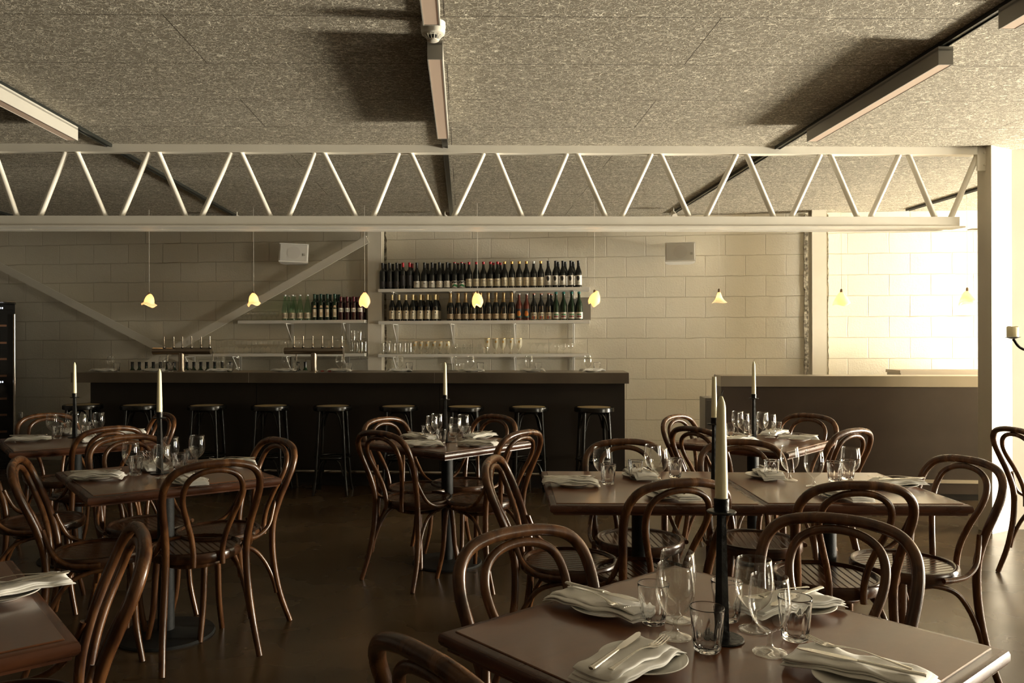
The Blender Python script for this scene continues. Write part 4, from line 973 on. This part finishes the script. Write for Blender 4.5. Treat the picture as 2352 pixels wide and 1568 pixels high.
def make_bottle(kind):
    o = empty({'water': 'mineral_water_bottle', 'champ': 'champagne_bottle', 'r24': 'spirit_bottle', 'verm': 'vermouth_bottle'}.get(kind, 'wine_bottle'))
    prof, glass, capm, cz = {'dark': (BOR, 'bottle', 'capblack', .232), 'art': (BOR, 'bottle', 'capred', .236), 'm': (BUR, 'bottle', 'capblack', .228), 'dia': (BUR, 'bottle', 'capblack', .228),
        'green': (BUR, 'bottle', 'capred', .268), 'rc': (BUR, 'bottle', 'capred', .250), 'gold': (BUR, 'bottle', 'capgold', .258), 'goldw': (BUR, 'bottle', 'capwhite', .250), 'por': (BUR, 'bottle', 'capblack', .225),
        'yel': (BUR, 'bottle', 'capyellow', .228), 'champ': (CHA, 'bottle', 'neckgold', .185), 'rose': (BUR, 'bottlerose', 'capwhite', .283), 'ami': (BUR, 'bottle', 'capcoral', .278), 'teal': (CHA, 'bottlegreen', 'capteal', .285),
        'water': (WAT, 'watergreen', 'capwhite', .272), 'verm': (BOR, 'bottlegreen', 'capdark', .235), 'r24': (SQR, 'bottlered', 'capplum', .208), 'plain': (BOR, 'bottlegreen', 'capblack', .245)}[kind]
    sm = [(p.x, p.y) for p in catmull([(a, b, 0) for a, b in prof], 2)]
    MB().lathe([(max(a, .0005), b) for a, b in sm], 24).build('glass_body', M[glass], o, ang=60)
    # foil or cap follows the neck
    pts = [(a + .0009, b) for a, b in sm if b >= cz]
    pts = [(.001, pts[0][1])] + pts + [(.001, pts[-1][1] + .001)]
    MB().lathe(pts, 20).build('foil', M[capm], o, ang=50)
    r = prof[3][0] + .0009 if kind != 'water' else .0395
    P = lambda nm, m, pts: patch(nm, M[m], lb, r + .0006, pts)
    def bars(z0, n, w=.030, h=.0022, m='ink', gap=.007):
        for i in range(n): P('print', m, [(-w / 2 + .004 * (i % 2), z0 - i * gap), (w / 2 - .005 * (i % 2), z0 - i * gap), (w / 2 - .005 * (i % 2), z0 - i * gap + h), (-w / 2 + .004 * (i % 2), z0 - i * gap + h)])
    if kind == 'plain': return tag(o, None, 'bottle')
    spec = {'dark': ('labdark', .02, .085), 'art': ('labdark', .035, .150), 'm': ('labwhite', .012, .085), 'dia': ('labwhite', .012, .085), 'green': ('labwhite', .008, .085), 'rc': ('labcream', .022, .105), 'gold': ('labcream', .022, .115), 'goldw': ('labcream', .022, .115),
            'por': ('labwhite', .026, .132), 'yel': ('labcream', .020, .115), 'champ': ('labtan', .018, .075), 'rose': ('labdark', .028, .125), 'ami': ('labcream', .010, .085), 'teal': ('labwhite', .014, .085), 'water': ('labcream', .02, .085), 'verm': ('labcream', .035, .125), 'r24': ('labwhite', .09, .135)}[kind]
    wd = {'verm': 34, 'r24': 44}.get(kind, 72)
    lb = wrap('label', M[spec[0]], o, r, spec[1], spec[2], -wd, wd)
    if kind == 'm': text_mesh('M', .030, r + .0006, .055, M['ink'], 'lettering').parent = lb
    elif kind == 'dia': P('diamond', 'labtan', [(-.017, .052), (0, .030), (.017, .052), (0, .074)]); patch('diamond', M['labwhite'], lb, r + .0011, [(-.012, .052), (0, .036), (.012, .052), (0, .068)])
    elif kind == 'green':
        P('print', 'labgreen', [(-.034, .012), (-.01, .03), (.034, .012), (.034, .035), (.0, .05), (-.034, .03)]); P('print', 'ink', [(-.034, .055), (-.012, .066), (.0, .055), (.02, .07), (.034, .058), (.034, .078), (-.034, .078)])
    elif kind == 'rc': bars(.078, 1, .044, .005); bars(.05, 3, .022, .0014)
    elif kind in ('gold', 'goldw'): bars(.078, 1, .046, .003); bars(.062, 4, .026, .0014)
    elif kind == 'por': P('portrait', 'labdark', [(-.022, .115), (-.020, .09), (-.008, .070), (.006, .078), (.012, .1), (.004, .122), (-.012, .124)]); bars(.05, 2, .034, .0018)
    elif kind == 'yel': P('crest', 'labdark', [(-.006, .09), (0, .084), (.006, .09), (.006, .104), (-.006, .104)]); bars(.07, 3, .034, .0016)
    elif kind == 'champ': bars(.056, 2, .044, .002); MB().lathe([(.001, 0), (.010, 0), (.010, .001), (.001, .001)], 16).build('medallion', M['labcream'], o).location = (0, -.0225, .218)
    elif kind == 'rose': P('print', 'laborange', [(-.024, .06), (-.008, .04), (.016, .045), (.024, .07), (.010, .105), (-.014, .10)]); P('print', 'capteal', [(-.03, .035), (.03, .035), (.02, .05), (0, .042), (-.02, .055)])
    elif kind == 'ami':
        text_mesh('AMI', .028, r + .0009, .062, M['ink'], 'lettering').parent = lb
        for k, m_ in enumerate(('laborange', 'capred', 'ink', 'laborange')): x = -.024 + k * .014; P('print', m_, [(x, .014), (x + .011, .014), (x + .013, .044), (x + .004, .048)])
    elif kind == 'teal':
        for k in range(5):
            x = -.026 + k * .011; P('print', 'labgreen', [(x, .052), (x + .009, .052), (x + .009, .068), (x, .068)]); P('print', 'capred' if k % 2 else 'ink', [(x, .03), (x + .009, .03), (x + .009, .047), (x, .047)])
    elif kind == 'water':
        text_mesh('TOUT\nBESLAN', .016, r + .0008, .055, M['ink'], 'lettering').parent = lb
    elif kind == 'verm': P('print', 'labtan', [(-.014, .05), (.014, .05), (.014, .09), (-.014, .09)]); P('crest', 'labtan', [(-.018, .14), (.018, .14), (.01, .165), (-.01, .165)])
    elif kind == 'r24': text_mesh('24', .024, r + .0008, .110, M['ink'], 'lettering').parent = lb
    return tag(o, None, 'bottle')
BK = {k: make_bottle(k) for k in ('dark', 'art', 'm', 'dia', 'green', 'rc', 'gold', 'goldw', 'por', 'yel', 'champ', 'rose', 'ami', 'teal', 'water', 'verm', 'r24', 'plain')}
BD = {'dark': 'dark-labelled wine bottles', 'art': 'red-capped bottles with charcoal labels', 'm': 'wine bottles with an M label', 'dia': 'wine bottles with a diamond label', 'green': 'wine bottles with green printed labels', 'rc': 'red-capped bottles with cream labels',
      'gold': 'gold-capped bottles with cream labels', 'goldw': 'white-capped bottles', 'por': 'bottles with a portrait label', 'yel': 'yellow-capped bottles with cream labels', 'champ': 'gold-necked champagne bottles', 'rose': 'reddish cider bottles', 'ami': 'bottles lettered AMI',
      'teal': 'green bottles with teal caps', 'water': 'pale green water bottles', 'verm': 'dark green vermouth bottles', 'r24': 'dark red bottles labelled 24'}
def bottles(row, z, t, where, crop=None, grp=None, t2=None):
    cnt = {}; tot = {}
    for k, q in row: tot[k] = tot.get(k, 0) + 1
    for k, q in row:
        i = cnt.get(k, 0); cnt[k] = i + 1; px = crop(q); p = at_bk(px, t, z)
        nm = BD[k]
        lab = ('%s of the %s %s' % (ordn[i] + ' from left' if tot[k] > 1 else 'single one', nm, where))
        place(BK[k], p, -BE - math.atan2(p.x, p.y) + R(random.uniform(-6, 6)) + BE, lab, grp)
c1 = lambda x: 840 + x / 3.92
c2 = lambda x: 200 + x / 3.5636
top = list(zip(['dark'] * 3 + ['art'] * 2 + ['m'] * 3 + ['dia'] * 2 + ['green'] * 2 + ['rc'] * 5 + ['gold'] * 4 + ['goldw'] + ['gold'] + ['por'] * 5,
    (155, 217, 281, 338, 397, 462, 531, 599, 666, 735, 802, 866, 932, 998, 1062, 1125, 1189, 1252, 1318, 1384, 1448, 1513, 1578, 1645, 1711, 1777, 1848, 1917)))
bottles(top, ZR1, -.215, 'on the top shelf', c1, 'wine bottles on the top shelf')
low = list(zip(['yel'] * 7 + ['champ'] * 9 + ['rose'] * 2 + ['ami'] * 3 + ['teal'] * 4, (239, 300, 363, 426, 494, 558, 627, 764, 834, 901, 969, 1037, 1105, 1174, 1243, 1314, 1382, 1450, 1515, 1581, 1647, 1714, 1783, 1855, 1922)))
bottles(low, ZR2, -.215, 'on the second shelf', c1, 'bottles on the second shelf')
left = list(zip(['water'] * 4 + ['verm'] * 4 + ['r24'] * 4, (1622, 1684, 1744, 1806, 1862, 1915, 1968, 2028, 2078, 2130, 2183, 2236)))
bottles(left, ZL2, -.215, 'on the left shelf', c2, 'bottles on the left shelf')
# second row, seen between the front bottles
for (k, qs, z, cf, wh) in (('dark', (181, 247, 310), ZR1, c1, 'top shelf'), ('art', (420,), ZR1, c1, 'top shelf'), ('m', (560, 628), ZR1, c1, 'top shelf'), ('dia', (696, 760), ZR1, c1, 'top shelf'), ('green', (832, 893), ZR1, c1, 'top shelf'),
    ('rc', (1152, 1215), ZR1, c1, 'top shelf'), ('por', (1735, 1800, 1872), ZR1, c1, 'top shelf'), ('yel', (455, 520, 585, 650), ZR2, c1, 'second shelf'), ('ami', (1672,), ZR2, c1, 'second shelf'),
    ('water', (1652, 1700), ZL2, c2, 'left shelf'), ('verm', (1886, 1940, 1993, 2046, 2062), ZL2, c2, 'left shelf'), ('r24', (2103, 2157, 2208, 2258), ZL2, c2, 'left shelf')):
    for i, q in enumerate(qs):
        p = at_bk(cf(q), -.10 if k not in ('verm', 'r24') else -.11, z)
        place(BK[k], p, -math.atan2(p.x, p.y), '%s from left of the rear %s, %s' % (ordn[i], BD[k], wh), 'bottles in the rear rows')
# box behind the teal-capped bottles
bx = empty('grey_box', at_bk(c1(1955), -.10, ZR2), -BE)
MB().prism([(-.085, -.055), (.085, -.055), (.085, .055), (-.085, .055)], 0, .235).build('carton', M['greycab'], bx, smooth=False)
MB().box((0, 0, .242), (.14, .09, .014)).build('lid', M['greycab'], bx, smooth=False)
tag(bx, 'grey box behind the green bottles at the right end of the second shelf', 'box')
# open bottles standing on the worktop behind the bar, only necks above the counter
for i, px in enumerate((304, 320, 336, 352, 368, 384, 400, 429, 445, 461, 477, 493, 510, 529, 685, 701)):
    p = at_bk(px, TB + .84, .89); place(BK['plain'], p, 0, 'dark bottle neck showing over the bar edge, %s from the left' % ordn[i], 'open bottles behind the bar')
sb = empty('swing_top_bottle', at_bk(546, TB + .50, 1.10))
MB().lathe([(.001, 0), (.026, 0), (.028, .004), (.027, .05), (.013, .095), (.010, .13), (.012, .132), (.012, .142), (.001, .143)], 20).build('glass_body', M['thin'], sb)
MB().lathe([(.001, .143), (.011, .143), (.010, .155), (.001, .157)], 14).build('stopper', M['labwhite'], sb)
MB().tube([(-.012, 0, .125), (-.017, 0, .14), (-.012, 0, .155), (0, 0, .160), (.012, 0, .155), (.017, 0, .14), (.012, 0, .125)], .0012, seg=6, n=3).build('wire_clip', M['chrome'], sb)
tag(sb, 'small clear swing-top bottle on the bar between the tap towers', 'bottle')

# ------------------------------------------------------------------ glasses on the shelves
def lathe_glass(name, prof, m='thin', seg=20, cat='glass', extra=None):
    o = empty(name); pr = [(p.x, p.y) for p in catmull([(a, b, 0) for a, b in prof], 2)]
    full = pr + [(pr[-1][0] - .0012, pr[-1][1]), (pr[-1][0] - .0012, pr[-1][1] - .003)]
    g = MB().lathe([(max(.0006, a), b) for a, b in full], seg); g.f = g.f[:-1]; g.build('vessel', M[m], o, ang=70)
    if extra: extra(o)
    tag(o, None, cat); return o
HB = lathe_glass('highball_glass', [(.026, 0), (.029, .002), (.030, .06), (.031, .118)])
PY = lathe_glass('tall_beer_glass', [(.026, 0), (.030, .003), (.031, .05), (.034, .105), (.033, .125)])
ST = lathe_glass('stemmed_glass', [(.028, 0), (.028, .002), (.004, .012), (.0035, .055), (.020, .068), (.034, .10), (.032, .145)])
RT = lathe_glass('round_tumbler', [(.020, 0), (.024, .003), (.028, .03), (.031, .072)])
def mart(o): pass
MT = lathe_glass('coupe_glass', [(.028, 0), (.028, .002), (.004, .01), (.0035, .075), (.014, .085), (.040, .118)])
SM = lathe_glass('small_stemmed_glass', [(.024, 0), (.024, .002), (.004, .01), (.0035, .035), (.022, .05), (.030, .075), (.027, .108)])
def gold_extra(H, r):
    def f(o):
        MB().lathe([(r - .0005, H - .003), (r + .0008, H - .003), (r + .0008, H), (r - .0005, H)], 24).build('gilt_rim', M['gilt'], o)
        q = patch('gilt_emblem', M['gilt'], o, .036, [(-.008, H - .05), (.008, H - .05), (.010, H - .03), (0, H - .022), (-.010, H - .03)])
    return f
GG = lathe_glass('gold_rimmed_goblet', [(.026, 0), (.026, .003), (.006, .014), (.006, .04), (.026, .06), (.0345, .09), (.033, .136)], 'goldglass', 24, 'goblet', gold_extra(.136, .033))
GB = lathe_glass('large_gold_rimmed_goblet', [(.028, 0), (.028, .003), (.006, .014), (.006, .045), (.026, .068), (.035, .11), (.033, .170)], 'goldglass', 24, 'goblet', gold_extra(.170, .033))
def shelf_glasses(proto, xs, cf, z, t, lab, grp, base=0):
    for i, q in enumerate(xs):
        p = at_bk(cf(q), t, z + base); place(proto, p, 0, '%s from left of the %s' % (ordn[i], lab), grp)
g_ = 'glasses on the lowest right shelf'
shelf_glasses(HB, (150, 200, 250, 298, 345, 395), c1, ZR3, -.20, 'highball glasses left on the lowest right shelf', g_)
shelf_glasses(ST, (207,), c1, ZR3, -.09, 'tall stemmed glasses behind the highballs', g_)
shelf_glasses(GG, (440, 495, 552, 610, 668, 732), c1, ZR3, -.18, 'shorter gold-rimmed goblets', g_)
shelf_glasses(RT, (795, 843, 890, 938, 986, 1034, 1082), c1, ZR3, -.24, 'round tumblers in the front row', g_)
shelf_glasses(SM, (815, 880, 945, 1025), c1, ZR3, -.12, 'stemmed glasses behind the round tumblers', g_)
shelf_glasses(GB, (1095, 1170, 1235, 1305, 1380), c1, ZR3, -.17, 'larger gold-rimmed goblets', g_)
shelf_glasses(MT, (1480, 1545, 1600, 1655), c1, ZR3, -.17, 'coupe glasses on the lowest right shelf', g_)
shelf_glasses(SM, (1722, 1782, 1846), c1, ZR3, -.17, 'small stemmed glasses at the shelf end', g_)
g_ = 'glasses on the shelf behind the taps'
shelf_glasses(PY, (2162, 2200, 2238, 2268), c2, ZL3, -.20, 'tall beer glasses on the bottom tier', g_)
shelf_glasses(PY, (2178, 2228), c2, ZL3, -.20, 'tall beer glasses on the top tier', g_, .126)
shelf_glasses(RT, (770, 800, 830, 860, 1060, 1100, 1145, 1185), c2, ZL3, -.22, 'round tumblers behind the left taps, lower', g_)
shelf_glasses(RT, (785, 830, 890, 935, 1075, 1125, 1170), c2, ZL3, -.20, 'round tumblers behind the left taps, upper', g_, .075)
shelf_glasses(ST, [1240 + 44 * k for k in range(12)], c2, ZL3, -.20, 'stemmed glasses between the tap towers', g_)
shelf_glasses(RT, (1800, 1850, 1900, 1950), c2, ZL3, -.20, 'round tumblers behind the right taps, lower', g_)
shelf_glasses(RT, (1990, 2040, 2090), c2, ZL3, -.20, 'stacked tumblers beside the beer glasses, bottom', g_)
shelf_glasses(RT, (1990, 2040, 2090), c2, ZL3, -.20, 'stacked tumblers beside the beer glasses, middle', g_, .074)
shelf_glasses(SM, [1272 + 40 * k for k in range(8)], c2, ZL2, -.18, 'small stemmed glasses beside the water bottles', 'glasses on the upper left shelf')
shelf_glasses(RT, [1010 + 26 * 0 + 23 * k + 0 for k in range(0)], c1, 1.10, -.2, '', '')
for i, q in enumerate((700, 722, 745, 768, 792, 815, 838, 862)):
    p = at_bk(c1(q), TB + .52, 1.10); place(RT, p, 0, 'upturned tumbler, %s from left in the row on the bar' % ordn[i], 'upturned tumblers on the bar')
p = at_bk(c1(798), TB + .52, 1.174); place(RT, p, 0, 'single tumbler lying on top of the upturned row on the bar', 'upturned tumblers on the bar')
for (px, lab) in ((740, 'left'), (756, 'right')):
    o = empty('red_clip', at_bk(px, TB + .3, 1.10), .5); MB().box((0, 0, .004), (.03, .008, .008), bev=.001).build('grip', M['redplastic'], o, smooth=False); MB().box((.02, 0, .003), (.012, .005, .004)).build('tip', M['chrome'], o, smooth=False)
    tag(o, 'small red-handled bar tool, %s one of two right of the tap post' % lab, 'bar tool')

# ------------------------------------------------------------------ floor-standing candelabra at the right edge
cD = 5.2; cx, cz = xof(2326, cD), 1.405; ce = empty('iron_candelabra', (cx + .37, cD, 0))
MB().tube([(0, 0, .02), (0, 0, 1.5)], .012, seg=10, smooth=False).build('pole', M['iron'], ce)
MB().lathe([(.001, 0), (.15, 0), (.15, .012), (.02, .03), (.001, .03)], 32).build('base', M['iron'], ce)
for a in (180, 60, -60):
    c_, s_ = math.cos(R(a)), math.sin(R(a))
    ar = MB().tube([(0, 0, 1.22), (.10 * c_, .10 * s_, cz - .115), (.22 * c_, .22 * s_, cz - .105), (.32 * c_, .32 * s_, cz - .07), (.365 * c_, .365 * s_, cz - .015)], .0085, seg=10, n=5).build('arm', M['iron'], ce)
    MB().lathe([(.001, -.016), (.012, -.013), (.044, -.002), (.046, 0), (.001, 0)], 32, c=(.37 * c_, .37 * s_, cz)).build('drip_pan', M['iron'], ar)
    cd = empty('pillar_candle', (cx + .37 + .37 * c_, cD + .37 * s_, cz + .0005))
    MB().lathe([(.001, 0), (.0335, 0), (.034, .01), (.0335, .062), (.031, .066), (.024, .060), (.001, .058)], 32, zf=lambda i, a_: .004 * math.sin(2 * a_ + 1) * (i > 2), rf=lambda i, a_: 1 + .05 * max(0, math.cos(a_ - math.pi)) * (i in (3, 4))).build('wax', M['wax'], cd)
    MB().tube([(0, 0, .058), (0, 0, .068)], .001, seg=6, smooth=False).build('wick', M['wick'], cd)
    tag(cd, 'ivory pillar candle on the iron arm at the right edge' if a == 180 else 'ivory pillar candle on the %s hidden arm of the candelabra' % ('far' if a == 60 else 'near'), 'candle')
tag(ce, 'black iron candelabra whose curved arm enters at the right edge', 'candelabra')

# drop prototypes that were never placed
